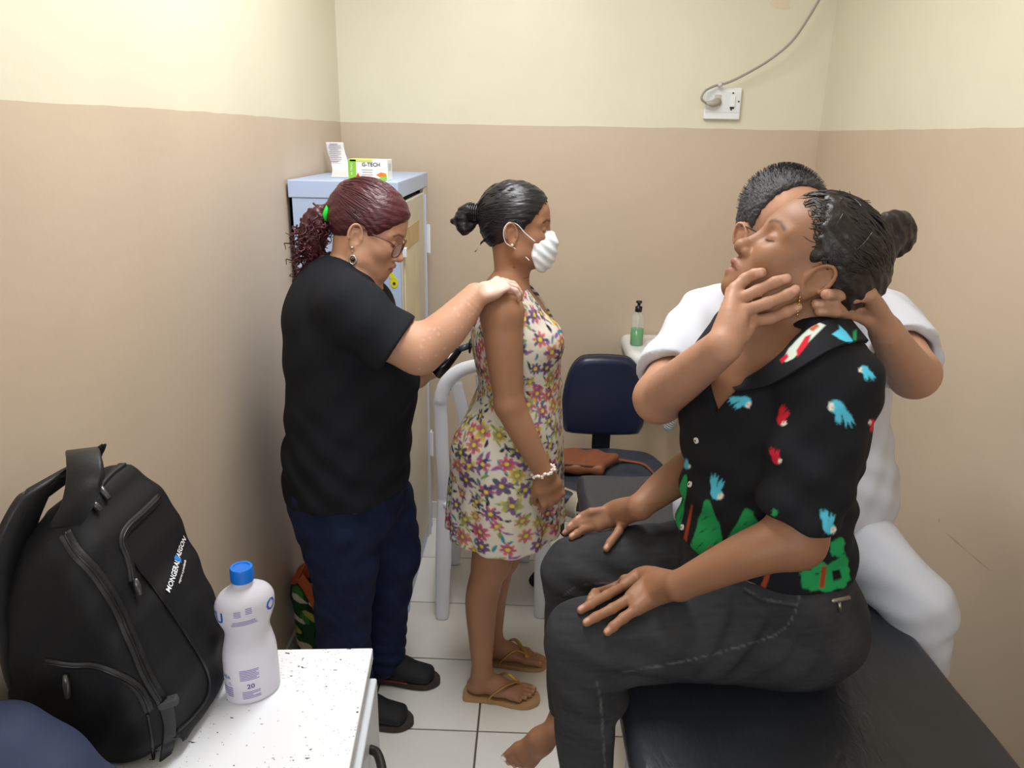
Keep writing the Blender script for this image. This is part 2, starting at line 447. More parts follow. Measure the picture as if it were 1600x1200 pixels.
    def at(s, P):
        P = np.asarray(P, float); D = np.full(len(P), .1)
        X, Y, Z = P[:, 0], P[:, 1], P[:, 2]
        for op, fn, a, b, k in s.ops:
            d = fn(X, Y, Z)
            if op == '+': D = smin(D, d, k)
            elif op == '-': D = -smin(-D, d, k)
            elif op == 'x': D = -smin(-D, -d, k)
            else: D = D+d
        return D
    def bounds(s):
        lo = np.min([o[2] for o in s.ops if o[0] == '+'], 0); hi = np.max([o[3] for o in s.ops if o[0] == '+'], 0)
        return lo, hi
    def mesh(s, h, lo=None, hi=None, relax=1):
        if lo is None:
            lo, hi = s.bounds(); lo = lo-3*h-.012; hi = hi+3*h+.012
        D, xs = s.grid(np.asarray(lo), np.asarray(hi), h)
        V, Q = surface(D)
        V = np.asarray(lo)+V*h
        for _ in range(relax): V = smooth_quads(V, Q)
        return V, Q
def smin(a, b, k):
    if k <= 0: return np.minimum(a, b)
    h = np.maximum(k-np.abs(a-b), 0)/k
    return np.minimum(a, b)-h*h*k*.25
def poly_sd(P, x, y):
    sh = np.broadcast(x, y).shape; d = np.full(sh, 1e9); s = np.ones(sh)
    n = len(P)
    for i in range(n):
        a, b = P[i], P[i-1]; ex, ey = b-a
        wx, wy = x-a[0], y-a[1]
        t = np.clip((wx*ex+wy*ey)/(ex*ex+ey*ey+1e-18), 0, 1)
        d = np.minimum(d, (wx-ex*t)**2+(wy-ey*t)**2)
        c1 = y >= a[1]; c2 = y < b[1]; c3 = ex*wy > ey*wx
        flip = (c1 & c2 & c3) | (~c1 & ~c2 & ~c3)
        s = np.where(flip, -s, s)
    return s*np.sqrt(d)
def surface(D):
    S = D < 0
    n = np.array(D.shape)
    cnt = np.zeros(n-1, np.int8)
    for i in (0, 1):
        for j in (0, 1):
            for k in (0, 1): cnt += S[i:n[0]-1+i, j:n[1]-1+j, k:n[2]-1+k]
    act = np.argwhere((cnt > 0) & (cnt < 8)); del cnt
    I, J, K = act.T
    pos = np.zeros((len(act), 3)); num = np.zeros(len(act))
    C = [(i, j, k) for i in (0, 1) for j in (0, 1) for k in (0, 1)]
    for a in C:
        for ax in range(3):
            if a[ax]: continue
            b = list(a); b[ax] = 1
            d0 = D[I+a[0], J+a[1], K+a[2]].astype(float); d1 = D[I+b[0], J+b[1], K+b[2]].astype(float)
            x = (d0 < 0) != (d1 < 0)
            t = np.where(x, d0/np.where(x, d0-d1, 1), 0)
            for c in range(3): pos[:, c] += np.where(x, a[c]+(t if c == ax else 0), 0)
            num += x
    V = act+pos/num[:, None]
    idm = np.full(n-1, -1, np.int32); idm[I, J, K] = np.arange(len(act))
    Q = []
    for ax in range(3):
        s0 = [slice(None)]*3; s1 = [slice(None)]*3; s0[ax] = slice(0, -1); s1[ax] = slice(1, None)
        e = S[tuple(s0)] != S[tuple(s1)]
        E = np.argwhere(e); u, v = (ax+1) % 3, (ax+2) % 3
        ok = (E[:, u] > 0) & (E[:, v] > 0) & (E[:, u] < n[u]-1) & (E[:, v] < n[v]-1); E = E[ok]
        inn = S[tuple(E.T)]
        def cid(du, dv):
            F = E.copy(); F[:, u] -= du; F[:, v] -= dv; return idm[tuple(F.T)]
        q = np.stack([cid(1, 1), cid(0, 1), cid(0, 0), cid(1, 0)], 1)
        q[~inn] = q[~inn][:, ::-1]
        Q.append(q)
    Q = np.concatenate(Q); Q = Q[(Q >= 0).all(1)]
    return V, Q
def smooth_quads(V, Q, lam=.5):
    acc = np.zeros_like(V); c = np.zeros(len(V))
    for i in range(4):
        a, b = Q[:, i], Q[:, (i+1) % 4]
        for d in range(3):
            acc[:, d] += np.bincount(a, V[b, d], len(V))+np.bincount(b, V[a, d], len(V))
        c += np.bincount(a, minlength=len(V))+np.bincount(b, minlength=len(V))
    ok = c > 0; W = V.copy(); W[ok] = V[ok]+lam*(acc[ok]/c[ok, None]-V[ok]); return W
def mesh_from(name, V, Q, col=None):
    me = bpy.data.meshes.new(name)
    me.vertices.add(len(V)); me.vertices.foreach_set('co', np.ascontiguousarray(V, np.float32).ravel())
    me.loops.add(len(Q)*4); me.loops.foreach_set('vertex_index', np.ascontiguousarray(Q, np.int32).ravel())
    me.polygons.add(len(Q)); me.polygons.foreach_set('loop_start', np.arange(0, len(Q)*4, 4, dtype=np.int32))
    me.polygons.foreach_set('loop_total', np.full(len(Q), 4, np.int32))
    me.update(calc_edges=True); me.shade_smooth()
    if col is not None:
        at_ = me.color_attributes.new('Col', 'FLOAT_COLOR', 'POINT')
        c4 = np.ones((len(V), 4), np.float32); c4[:, :3] = col
        at_.data.foreach_set('color', c4.ravel())
    return me
def solid(name, F, h, m, parent=None, paint=None, relax=1, fine=()):
    """mesh a field; 'fine' = list of (lo, hi, h) boxes meshed at a finer step inside the same mesh"""
    V, Q = F.mesh(h, relax=relax)
    if fine:
        Vs, Qs = [], []; cen = V[Q].mean(1); keep = np.ones(len(Q), bool)
        for lo, hi, hh in fine:
            keep &= ~((cen > lo+h*.6) & (cen < hi-h*.6)).all(1)
        Vs.append(V); Qs.append(Q[keep]); n = len(V)
        for lo, hi, hh in fine:
            v, q = F.mesh(hh, np.asarray(lo, float), np.asarray(hi, float), relax=relax)
            Vs.append(v); Qs.append(q+n); n += len(v)
        V = np.concatenate(Vs); Q = np.concatenate(Qs)
        used = np.zeros(len(V), bool); used[Q.ravel()] = True
        idx = np.cumsum(used)-1; V = V[used]; Q = idx[Q]
    col = paint(V) if paint is not None else None
    return link(name, mesh_from(name, V, Q, col), m, parent, True)
def lin(*c): return np.array(srgb(*c)[:3])
def blend(col, mask, c):
    m = np.clip(mask, 0, 1)[:, None]; return col*(1-m)+np.asarray(c)*m
def sstep(d, w): return np.clip(.5-d/w, 0, 1)      # 1 inside (negative distance), 0 outside
def vnoise(P, f, seed=0):
    r = np.random.default_rng(seed); o = np.zeros(len(P)) if getattr(P, 'ndim', 0) == 2 else 0
    for i in range(6):
        d = r.normal(size=3)*f; ph = r.uniform(0, 6.28)
        o = o+np.sin(P[:, 0]*d[0]+P[:, 1]*d[1]+P[:, 2]*d[2]+ph)
    return o/6
def px_of(V):
    w = V-CAM_O; d = w@_fw
    return np.stack([800+CAM_F*(w@_rt)/d, 600-CAM_F*(w@_up)/d], 1)
# ---------------------------------------------------------------- furniture and small things
def on(F, px, py, Y0, Y1, lift=0.0, n=350):
    """point where a sight line meets a solid, lifted along the surface normal"""
    t = np.linspace(Y0, Y1, n); d = _fw+(px-800)/CAM_F*_rt-(py-600)/CAM_F*_up
    P = CAM_O+d[None, :]*(t/d[1])[:, None]
    v = F.at(P); i = np.argmax(v < 0)
    if v[i] >= 0: i = int(np.argmin(v)); p = P[i]
    else:
        a, b = v[max(i-1, 0)], v[i]; p = P[max(i-1, 0)]+(P[i]-P[max(i-1, 0)])*(a/(a-b+1e-12))
    e = 2e-3
    g = F.at(np.array([p+A(e,0,0), p-A(e,0,0), p+A(0,e,0), p-A(0,e,0), p+A(0,0,e), p-A(0,0,e)]))
    nn = unit(A(g[0]-g[1], g[2]-g[3], g[4]-g[5]))
    return p+nn*lift, nn
def strip(F, pts, Y0, Y1, w, t, lift=0.0, n=5):
    """flat band following a path over a solid"""
    P = [];N = []
    for q in spline(pts, n): p, nn = on(F, q[0], q[1], Y0, Y1, lift); P.append(p); N.append(nn)
    P = np.array(P); sd = []
    for i in range(len(P)):
        tg = P[min(i+1, len(P)-1)]-P[max(i-1, 0)]; sd.append(np.cross(N[i], unit(tg)))
    return P, sd
W_METAL = mat('white_enamel', (226, 228, 232), .35, var=.03)
BLACK_P = mat('black_plastic', (22, 22, 24), .4)
CHROME = mat('chrome', (200, 200, 205), .18, metal=1.0)

# --- locker in the corner, its door facing right
LX0, LX1, LY0, LY1, LZ = -.768, -.428, 2.447, 3.12, 1.555
lk = empty('metal_locker', (-.60, 2.78, 0), 'tall pale blue metal locker standing in the back left corner', 'locker')
LKM = mat('pale_blue_enamel', (180, 199, 232), .38, var=.035, vscale=5)
LKF = mat('aged_beige_enamel', (203, 197, 182), .45, var=.06, vscale=6)
b = MB(); b.box(((LX0+LX1)/2, LY0+.004, .75), ((LX1-LX0)/2, .004, .75)); b.box((LX0+.004, (LY0+LY1)/2, .75), (.004, (LY1-LY0)/2, .75)); b.box(((LX0+LX1)/2, LY1-.004, .75), ((LX1-LX0)/2, .004, .75))
b.box(((LX0+LX1)/2, (LY0+LY1)/2, .09), ((LX1-LX0)/2-.002, (LY1-LY0)/2-.002, .006)); b.build('body', LKM, lk)
MB().box(((LX0+LX1)/2, (LY0+LY1)/2, LZ-.027), ((LX1-LX0)/2+.003, (LY1-LY0)/2+.003, .027), .003).build('top_cap', LKM, lk)
MB().box((LX1-.006, LY0+.016, .75), (.008, .012, .75), .002).build('corner_post', LKM, lk)
MB().box((LX1-.006, LY1-.05, .75), (.008, .05, .75), .002).build('corner_post', LKF, lk)
MB().box((LX1+.001, LY1-.075, .735), (.006, .006, .74), .002).build('door_stop', LKM, lk)
MB().box((LX1-.012, (LY0+LY1)/2, .05), (.006, (LY1-LY0)/2-.02, .05), .002).build('plinth', LKM, lk)
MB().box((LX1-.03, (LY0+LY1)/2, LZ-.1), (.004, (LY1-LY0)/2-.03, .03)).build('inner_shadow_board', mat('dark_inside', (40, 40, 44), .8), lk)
dr = MB().box((LX1-.004, (LY0+LY1)/2-.045, .785), (.008, .255, .70), .003).build('door', LKF, lk)
for y0, y1, z0, z1, m in ((2.52, 2.82, .82, 1.36, mat('yellowed_paper', (214, 203, 172), .5, var=.10, vscale=9)), (2.50, 2.84, 1.33, 1.40, mat('old_tape', (190, 165, 112), .4, var=.15, vscale=14))):
    MB().box((LX1+.0055+(.0012 if z1 > 1.38 else 0), (y0+y1)/2, (z0+z1)/2), (.0015, (y1-y0)/2, (z1-z0)/2)).build('taped_paper', m, dr)
MB().box((LX1+.010, LY0+.05, 1.33), (.007, .010, .016), .003).build('latch', W_METAL, dr)
for z in (1.30, .42):
    h = MB(); h.box((LX1+.006, LY1-.03, z), (.004, .018, .055), .002); h.tube([(LX1+.012, LY1-.045, z-.055), (LX1+.012, LY1-.045, z+.055)], .006)
    h.build('hinge', W_METAL, lk)
st = MB(); cy = LY0-.0012
st.prism([(-.446+math.cos(a)*.013, 1.240+math.sin(a)*.018) for a in np.linspace(0, 2*math.pi, 20, endpoint=False)], lambda a, b, d: (a, d, b), cy, LY0+.001)
st.prism([(-.453+math.cos(a)*.008, 1.262+math.sin(a)*.010) for a in np.linspace(0, 2*math.pi, 16, endpoint=False)], lambda a, b, d: (a, d, b), cy-.0004, LY0+.001)
so = st.build('chick_sticker', mat('sticker_yellow', (214, 214, 40), .5), lk)
MB().lathe([(.001, 0), (.006, .0)], (0, 0, 0), 8)
e = MB(); e.prism([(-.446+math.cos(a)*.005, 1.237+math.sin(a)*.005) for a in np.linspace(0, 2*math.pi, 12, endpoint=False)], lambda a, b, d: (a, d, b), cy-.001, LY0); e.build('sticker_mark', mat('sticker_brown', (70, 60, 20), .6), so)

# --- receipt curling up on the locker
rp = np.array([at(505, 250, 3.0)])
P = [(-.650, 2.62, LZ+.0015), (-.665, 2.70, LZ+.002), (-.690, 2.80, LZ+.004), (-.705, 2.87, LZ+.014), (-.718, 2.905, LZ+.04), (-.728, 2.905, LZ+.075), (-.730, 2.895, LZ+.108)]
b = MB(); b.ribbon(spline(P, 6), (.94, .20, 0), .062, .0008)
rc = tag(b.build('paper_receipt', mat('receipt_paper', (236, 232, 234), .7), None, True), 'long white printed receipt curling up behind the small box on the locker', 'receipt')
b = MB()
for i in range(11):
    z = LZ+.102-i*.0068; w = .022 if i % 3 else .014
    b.box((-.7295+(.0 if i % 3 else -.004), 2.8935+.004*(i/10), z), (w, .0006, .0011), R=rotm('Z', 12))
b.build('print', mat('receipt_ink', (150, 146, 156), .8), rc)

# --- glucose strip box on the locker
gx0, gx1, gy0, gy1, gz0, gz1 = -.585, -.462, 2.475, 2.555, LZ+.0005, LZ+.064
gb = empty('test_strip_box', ((gx0+gx1)/2, (gy0+gy1)/2, LZ), 'small white and green cardboard box on top of the locker', 'box')
gc = MB().box(((gx0+gx1)/2, (gy0+gy1)/2, (gz0+gz1)/2), ((gx1-gx0)/2, (gy1-gy0)/2, (gz1-gz0)/2), .001).build('carton', mat('carton_white', (244, 244, 240), .45), gb)
gm = mat('carton_green', (132, 196, 60), .45); gw = mat('carton_lime', (206, 218, 110), .45)
f = gy0-.0006
MB().box((gx0+.0125, f, (gz0+gz1)/2), (.0125, .0006, (gz1-gz0)/2-.0005)).build('green_side_band', gm, gc)
MB().box(((gx0+gx1)/2-.02, (gy0+gy1)/2, gz1+.0004), (.04, (gy1-gy0)/2-.002, .0005)).build('lime_top_band', gw, gc)
MB().box(((gx0+gx1)/2-.02, f, gz1-.003), (.035, .0006, .003)).build('lime_top_edge', gw, gc)
MB().prism([(gx1-.038, gz0+.001), (gx1-.002, gz0+.001), (gx1-.002, gz0+.020), (gx1-.015, gz0+.013)], lambda a, b, d: (a, d, b), f-.0002, f+.0008).build('green_corner', gm, gc)
MB().prism([(gx1-.036, gz0+.018), (gx1-.020, gz0+.026), (gx1-.004, gz0+.022), (gx1-.006, gz0+.014), (gx1-.024, gz0+.011)], lambda a, b, d: (a, d, b), f-.0004, f+.0008).build('orange_slice_print', mat('print_orange', (222, 128, 50), .5), gc)
MB().prism([(gx0+.030+.007*math.cos(a), gz0+.0085+.0075*math.sin(a)) for a in np.linspace(-3.9, .75, 14)]+[(gx0+.030, gz0+.024)], lambda a, b, d: (a, d, b), f-.0003, f+.0008).build('red_drop_print', mat('print_red', (205, 50, 42), .5), gc)
b = MB(); b.add(*text_mesh('G-TECH', .016, lambda x, y, z: (gx0+.072+x, f-.0004, gz0+.048+y), bold=True)); b.build('lettering', mat('print_navy', (52, 66, 104), .5), gc)
b = MB()
for i in range(4): b.box((gx0+.060, f-.0002, gz0+.033-i*.0075), (.018-.002*(i % 2), .0004, .0007))
b.build('small_print', mat('print_grey', (150, 155, 160), .6), gc)
b = MB(); b.add(*text_mesh('50 TIRAS', .009, lambda x, y, z: (gx0+.011-y, f-.0012, gz0+.034+x))); b.build('lettering', mat('carton_white', (244, 244, 240), .45), gc)
b = MB()
for i in range(5): b.box((gx1+.0004, gy0+.018+.010*i, gz0+.04), (.0004, .0012, .012-.002*(i % 2)))
b.build('side_print', mat('print_grey', (150, 155, 160), .6), gc)

# --- switch and socket plate with a cable
ob = empty('socket_plate', (.716, YB, 1.83), 'white wall plate with a socket and a switch on the cream wall', 'socket')
pm = mat('white_plastic', (232, 234, 236), .4)
px0, px1, pz0, pz1 = .648, .786, 1.772, 1.888
pb = MB().box(((px0+px1)/2, YB-.010, (pz0+pz1)/2), ((px1-px0)/2, .010, (pz1-pz0)/2), .004).build('plate', pm, ob)
MB().box(((px0+px1)/2, YB-.0205, 1.835), (.066, .0012, .0375), .0005).build('centre_panel', mat('white_plastic_b', (224, 227, 231), .4), ob)
MB().box((.752, YB-.024, 1.838), (.010, .003, .020), .002).build('rocker_switch', pm, ob)
MB().box((.752, YB-.0225, 1.815), (.008, .002, .004), .001).build('switch_gap', mat('dark_inside', (40, 40, 44), .8), ob)
MB().box((.695, YB-.023, 1.842), (.013, .002, .020), .002).build('socket_face', mat('beige_plastic', (196, 188, 176), .5), ob)
for x, z in ((.752, 1.868), (.776, 1.838), (.750, 1.808)): MB().tube([(x, YB-.0225, z), (x, YB-.019, z)], .0035, 10).build('screw', mat('screw_dark', (70, 66, 62), .4, metal=.6), ob)
cb = empty('power_cable', (.70, YB, 1.84), 'grey power cable hanging from above and plugged into the wall socket', 'cable')
cp = spline([at(1342, -285, 3.15), at(1330, -160, 3.14), at(1312, -60, 3.13), at(1290, -18, 3.13), at(1262, 30, 3.13), at(1237, 65, 3.13), at(1205, 92, 3.14), at(1172, 112, 3.15), at(1140, 128, 3.16), at(1118, 134, 3.16), at(1102, 142, 3.15), at(1096, 154, 3.145), at(1103, 161, 3.15)], 6)
MB().tube(cp, .0042, 8).build('cord', mat('cord_grey', (150, 146, 138), .5), cb, True)
pl = MB(); pl.tube([at(1103, 161, 3.15), at(1112, 162, 3.155), at(1118, 160, 3.165), (.70, YB-.022, 1.836)], [.006, .012, .015, .013], 12)
pl.build('plug', mat('plug_grey', (172, 166, 154), .5), cb, True)
c0 = at(1122, 134, 3.16); c1 = at(1128, 131, 3.16)
MB().tube([c0, c1], .009, 10).build('cable_tag', mat('cable_tag', (205, 203, 206), .5), cb, True)

# --- wall basin, tap, drain hose and soap
S = Field()
S.box((.615, 3.02, .875), (.235, .178, .032), r=.03, k=.01); S.ell((.615, 3.02, .835), (.19, .145, .085), k=.03)
S.ell((.38, 2.84, .875), (.05, .05, .2), k=.02, op='-') if False else None
S.cut((.40, 2.86, .87), (-.75, -1, 0), k=.05); S.cut((.83, 2.86, .87), (.75, -1, 0), k=.05)
S.ell((.63, 2.99, .915), (.17, .105, .08), k=.015, op='-'); S.cut((0, YB-.001, 0), (0, 1, 0))
sk = solid('wall_basin', S, .0055, mat('ceramic', (228, 230, 230), .15, coat=.3))
tag(sk, 'white ceramic wall basin behind the man in white', 'sink')
fa = empty('tap', (.70, 3.13, .90), 'curved chrome tap rising from the wall basin', 'tap')
fz = .9065
fp = spline([(.705, 3.14, fz), (.705, 3.14, fz+.09), (.70, 3.12, fz+.165), (.69, 3.07, fz+.18), (.68, 3.02, fz+.16), (.675, 3.0, fz+.135)], 6)
MB().tube(fp, .012, 12).build('spout', CHROME, fa, True); MB().lathe([(.024, 0), (.024, .008), (.014, .02)], (.705, 3.14, fz-.003), 20).build('base', CHROME, fa, True)
hp = spline([(.615, 3.03, .755), (.615, 3.03, .66), (.605, 3.03, .60), (.588, 3.03, .555), (.59, 3.06, .545), (.60, 3.12, .60), (.60, YB+.0, .62)], 14)
hr = [.017+.004*math.cos(i*math.pi/1.5) for i in range(len(hp))]
hp2 = spline(hp, 3); hr2 = [.0165+.0045*math.cos(2*math.pi*i/7) for i in range(len(hp2))]
b = MB(); b.tube(hp2, hr2, 14)
tag(b.build('drain_hose', mat('hose_grey', (196, 204, 212), .35), None, True), 'ribbed grey drain hose curving under the wall basin', 'hose')
sb = at(994, 536, 3.0); sz = .9075
so = empty('soap_bottle', (.423, 3.0, sz), 'clear pump bottle with green liquid soap standing on the basin corner', 'bottle')
prof = [(.001, .0), (.024, .0), (.026, .004), (.026, .10), (.023, .118), (.013, .130), (.011, .140)]
MB().lathe(prof, (.423, 3.0, sz), 28).build('bottle', mat('clear_plastic', (225, 235, 230), .08, alpha=.25), so, True)
MB().lathe([(.001, .002), (.0245, .002), (.0252, .006), (.0252, .066), (.001, .066)], (.423, 3.0, sz), 28).build('green_soap', mat('green_soap', (10, 150, 62), .15), so, True)
MB().tube([(.423, 3.0, sz+.01), (.423, 3.0, sz+.14)], .003, 8).build('dip_tube', mat('tube_white', (220, 230, 225), .4, alpha=.6), so, True)
pt = MB(); pt.lathe([(.014, .136), (.014, .156), (.006, .158), (.006, .170), (.012, .171), (.012, .178), (.003, .180)], (.423, 3.0, sz), 20); pt.tube([(.423, 3.0, sz+.174), (.423, 2.975, sz+.172)], .004, 8)
pt.build('pump', BLACK_P, so, True)

# --- blue office chair behind the bed
oc = empty('office_chair', (.29, 2.62, 0), 'navy vinyl office chair behind the far end of the bed', 'chair')
NAVY = mat('navy_vinyl', (22, 32, 58), .32, bump=.05, bscale=220, var=.06)
F1 = Field(); bx = A(.288, 2.84, .742)
outl = [(-.115, -.155), (.115, -.155), (.150, -.135), (.162, -.09), (.155, .02), (.135, .10), (.10, .148), (.05, .160), (-.05, .160), (-.10, .148), (-.135, .10), (-.155, .02), (-.162, -.09), (-.150, -.135)]
F1.poly(spline(np.array(outl), 3, True), bx, np.eye(3), .030, r=.024)
F1.warp(lambda X, Y, Z: -.010*np.exp(-((X-.288)**2+(Z-.742)**2)/.02)*(Y < 2.84))
solid('backrest', F1, .005, NAVY, oc)
F2 = Field(); F2.poly(spline(np.array(outl)*1.0, 3, True), bx+A(0, .022, 0), np.eye(3), .014, r=.010); solid('back_shell', F2, .006, BLACK_P, oc)
MB().ribbon(spline([(.29, 2.858, .62), (.29, 2.86, .52), (.29, 2.84, .44), (.29, 2.76, .425), (.29, 2.62, .425)], 5), (1, 0, 0), .072, .012).build('back_post', mat('steel_black', (26, 30, 38), .4), oc, True)
F3 = Field(); F3.poly(spline(np.array([(-.15, -.215), (.17, -.215), (.215, -.17), (.235, .0), (.225, .14), (.17, .215), (0, .24), (-.14, .215), (-.185, .14), (-.20, 0), (-.19, -.16)]), 4, True), (.285, 2.60, .495), np.stack([A(1,0,0), A(0,0,1), A(0,1,0)], 1), .035, r=.028)
F3.warp(lambda X, Y, Z: .004*np.sin(X*40+Y*17)*np.cos(Y*33) + 0*Z)
solid('seat', F3, .006, mat('worn_navy_vinyl', (52, 58, 70), .42, var=.25, vscale=12, bump=.1, bscale=90), oc)
MB().lathe([(.03, .10), (.03, .25), (.022, .26), (.022, .43), (.05, .435), (.05, .442)], (.285, 2.58, 0), 20).build('gas_column', BLACK_P, oc, True)
for k in range(5):
    a = k*2*math.pi/5+.3; d = A(math.cos(a), math.sin(a), 0); c = A(.285, 2.58, 0)
    lg = MB().tube([c+A(0, 0, .115)+d*.02, c+d*.16+A(0, 0, .10), c+d*.25+A(0, 0, .075)], [.024, .02, .015], 8).build('leg', BLACK_P, oc, True)
    MB().tube([c+d*.25+A(-d[1]*.02, d[0]*.02, .028), c+d*.25+A(d[1]*.02, -d[0]*.02, .028)], .027, 14).build('caster', BLACK_P, lg, True)
MB().tube(spline([(.17, 2.52, .45), (.14, 2.47, .44), (.125, 2.41, .415), (.13, 2.385, .385), (.155, 2.40, .38), (.18, 2.46, .42)], 6), .009, 8).build('height_lever', BLACK_P, oc, True)
pv = MB(); pv.ribbon(spline([(.15, 2.435, .531), (.135, 2.40, .520), (.13, 2.378, .485), (.15, 2.375, .455)], 5), (.72, -.60, 0), .10, .002)
pv.build('torn_plastic_cover', mat('torn_plastic', (176, 168, 150), .15), oc, True)

# --- brown purse lying on the office chair
pu = empty('brown_purse', (.18, 2.55, .51), 'brown leather purse with a long strap lying on the office chair seat', 'bag')
FP = Field(); LEATH = mat('brown_leather', (134, 80, 56), .5, bump=.12, bscale=60, var=.10, vscale=14)
FP.poly([(-.14, -.075), (.085, -.085), (.10, -.03), (.155, .045), (.075, .085), (-.10, .10), (-.15, .03)], (.185, 2.62, .556), np.stack([A(1,0,0), A(0,0,1), A(0,1,0)], 1), .020, r=.018)
FP.warp(lambda X, Y, Z: .003*np.sin(X*70-Y*40)+0*Z)
solid('pouch', FP, .005, LEATH, pu)
MB().ribbon(spline([(.07, 2.546, .572), (.14, 2.549, .575), (.22, 2.545, .573), (.263, 2.548, .568)], 5), (0, .5, 1), .010, .003).build('zip', mat('dark_leather', (96, 50, 32), .5), pu, True)
MB().ribbon(spline([(.32, 2.67, .550), (.37, 2.675, .541), (.43, 2.66, .537), (.455, 2.60, .535), (.47, 2.53, .535), (.50, 2.48, .535)], 6), (.2, 1, 0), .016, .005).build('strap', LEATH, pu, True)

# --- white plastic chair behind the standing woman
pc = empty('plastic_chair', (-.115, 2.62, 0), 'white moulded plastic chair behind the woman in the flowered dress', 'chair')
PW = mat('white_resin', (228, 230, 236), .32)
CX = -.118
def leg(x0, y0, x1, y1, z1):
    q = Field(); q.chain([(x1, y1, z1), ((x0+x1)/2, (y0+y1)/2, z1/2), (x0, y0, .004)], [(.028, .014), (.030, .014), (.024, .016)], xd=(1, 0, 0), n=3, k=.003)
    q.cut((0, 0, .0), (0, 0, -1)); return q
for x0, y0, x1, y1, z1 in ((-.300, 2.42, -.292, 2.47, .46), (.062, 2.45, .062, 2.48, .46), (-.292, 2.80, -.275, 2.78, .43), (-.005, 2.84, .02, 2.78, .43)):
    solid('leg', leg(x0, y0, x1, y1, z1), .006, PW, pc)
FB = Field()
arch = [(-.292, 2.47, .44), (-.296, 2.452, .60), (-.298, 2.438, .76), (-.297, 2.425, .85), (-.272, 2.414, .922), (-.215, 2.408, .968), (CX, 2.405, .986), (-.022, 2.408, .968), (.036, 2.414, .922), (.061, 2.425, .85), (.062, 2.438, .76), (.060, 2.452, .60), (.062, 2.475, .44)]
FB.chain(arch, [(.024, .011)]*len(arch), xd=(1, 0, 0), n=4, k=.004)
FB.chain(arch[3:10], [(.016, .020)]*7, xd=(0, 1, 0), n=4, k=.006)
solid('back_frame', FB, .005, PW, pc)
for i in range(4):
    x = CX+(i-1.5)*.052; xt = CX+(i-1.5)*.086
    MB().ribbon(spline([(xt, 2.415, .953-.02*abs(i-1.5)), ((x+xt)/2, 2.432, .80), (x, 2.448, .62), (x, 2.475, .465)], 5), (1, 0, 0), [.040]*16, .007).build('back_slat', PW, pc, True)
FS = Field(); FS.box((CX+.005, 2.63, .445), (.185, .185, .012), r=.010); FS.warp(lambda X, Y, Z: .012*np.exp(-((X-CX)**2+(Y-2.6)**2)/.012)+0*Z)
FS.chain([(-.295, 2.47, .435), (-.285, 2.80, .425), (.03, 2.80, .425), (.065, 2.47, .435)], [(.010, .024)]*4, xd=(0, 0, 1), n=1) if False else None
solid('seat', FS, .006, PW, pc)
ap = MB(); ap.box((CX, 2.81, .425), (.17, .008, .026), .004); ap.box((-.295, 2.63, .425), (.008, .16, .024), .004); ap.box((.062, 2.63, .425), (.008, .16, .024), .004); ap.build('seat_apron', PW, pc)

# --- examination bed
bd = empty('examination_bed', (.43, 1.1, 0), 'long black vinyl examination bed with white metal frame', 'bed')
ang = math.atan(.035); RB = rotm('Z', math.degrees(ang)); BC = A(.470, 1.075, 0)
def bl(x, y, z): return BC+RB@A(x, y, z)
BW, BL, BT = .300, .925, .797
FM = Field(); FM.box(bl(0, 0, BT-.035), (BW, BL, .036), RB, r=.022)
def dents(X, Y, Z):
    return .004*np.exp(-((X-.50)**2/.05+(Y-1.18)**2/.03))+.0012*np.sin(X*31+Y*12)*np.sin(Y*19+1)
FM.warp(dents)
def vinyl():
    m = mat('black_vinyl', (44, 47, 54), .34, var=.18, vscale=5)
    nt = m.node_tree; b = nt.nodes['Principled BSDF']
    tc = nt.nodes.new('ShaderNodeTexCoord'); n1 = nt.nodes.new('ShaderNodeTexNoise'); n1.inputs['Scale'].default_value = 55; n1.inputs['Detail'].default_value = 6; n1.inputs['Distortion'].default_value = 1.2
    mp = nt.nodes.new('ShaderNodeMapping'); mp.inputs['Scale'].default_value = (1, .45, 1); nt.links.new(tc.outputs['Object'], mp.inputs[0]); nt.links.new(mp.outputs[0], n1.inputs['Vector'])
    bp = nt.nodes.new('ShaderNodeBump'); bp.inputs['Strength'].default_value = .22; bp.inputs['Distance'].default_value = .006
    nt.links.new(n1.outputs['Fac'], bp.inputs['Height']); nt.links.new(bp.outputs['Normal'], b.inputs['Normal'])
    return m
solid('mattress', FM, .009, vinyl(), bd)
fr = MB()
for s_ in (-1, 1): fr.box(bl(s_*(BW-.028), 0, BT-.095), (.015, BL-.04, .022), .004, RB)
for s_ in (-1, 1): fr.box(bl(0, s_*(BL-.05), BT-.095), (BW-.03, .015, .020), .004, RB)
fr.build('frame', W_METAL, bd)
for sx_ in (-1, 1):
    for sy_ in (-.93, .0, .93):
        q = bl(sx_*(BW-.028), sy_*(BL-.05), 0); lgo = MB().tube([(q[0], q[1], .02), (q[0], q[1], BT-.1)], .016, 12).build('leg', W_METAL, bd, True)
        MB().lathe([(.02, .0005), (.021, .02), (.017, .03)], (q[0], q[1], 0), 14).build('rubber_foot', BLACK_P, lgo, True)

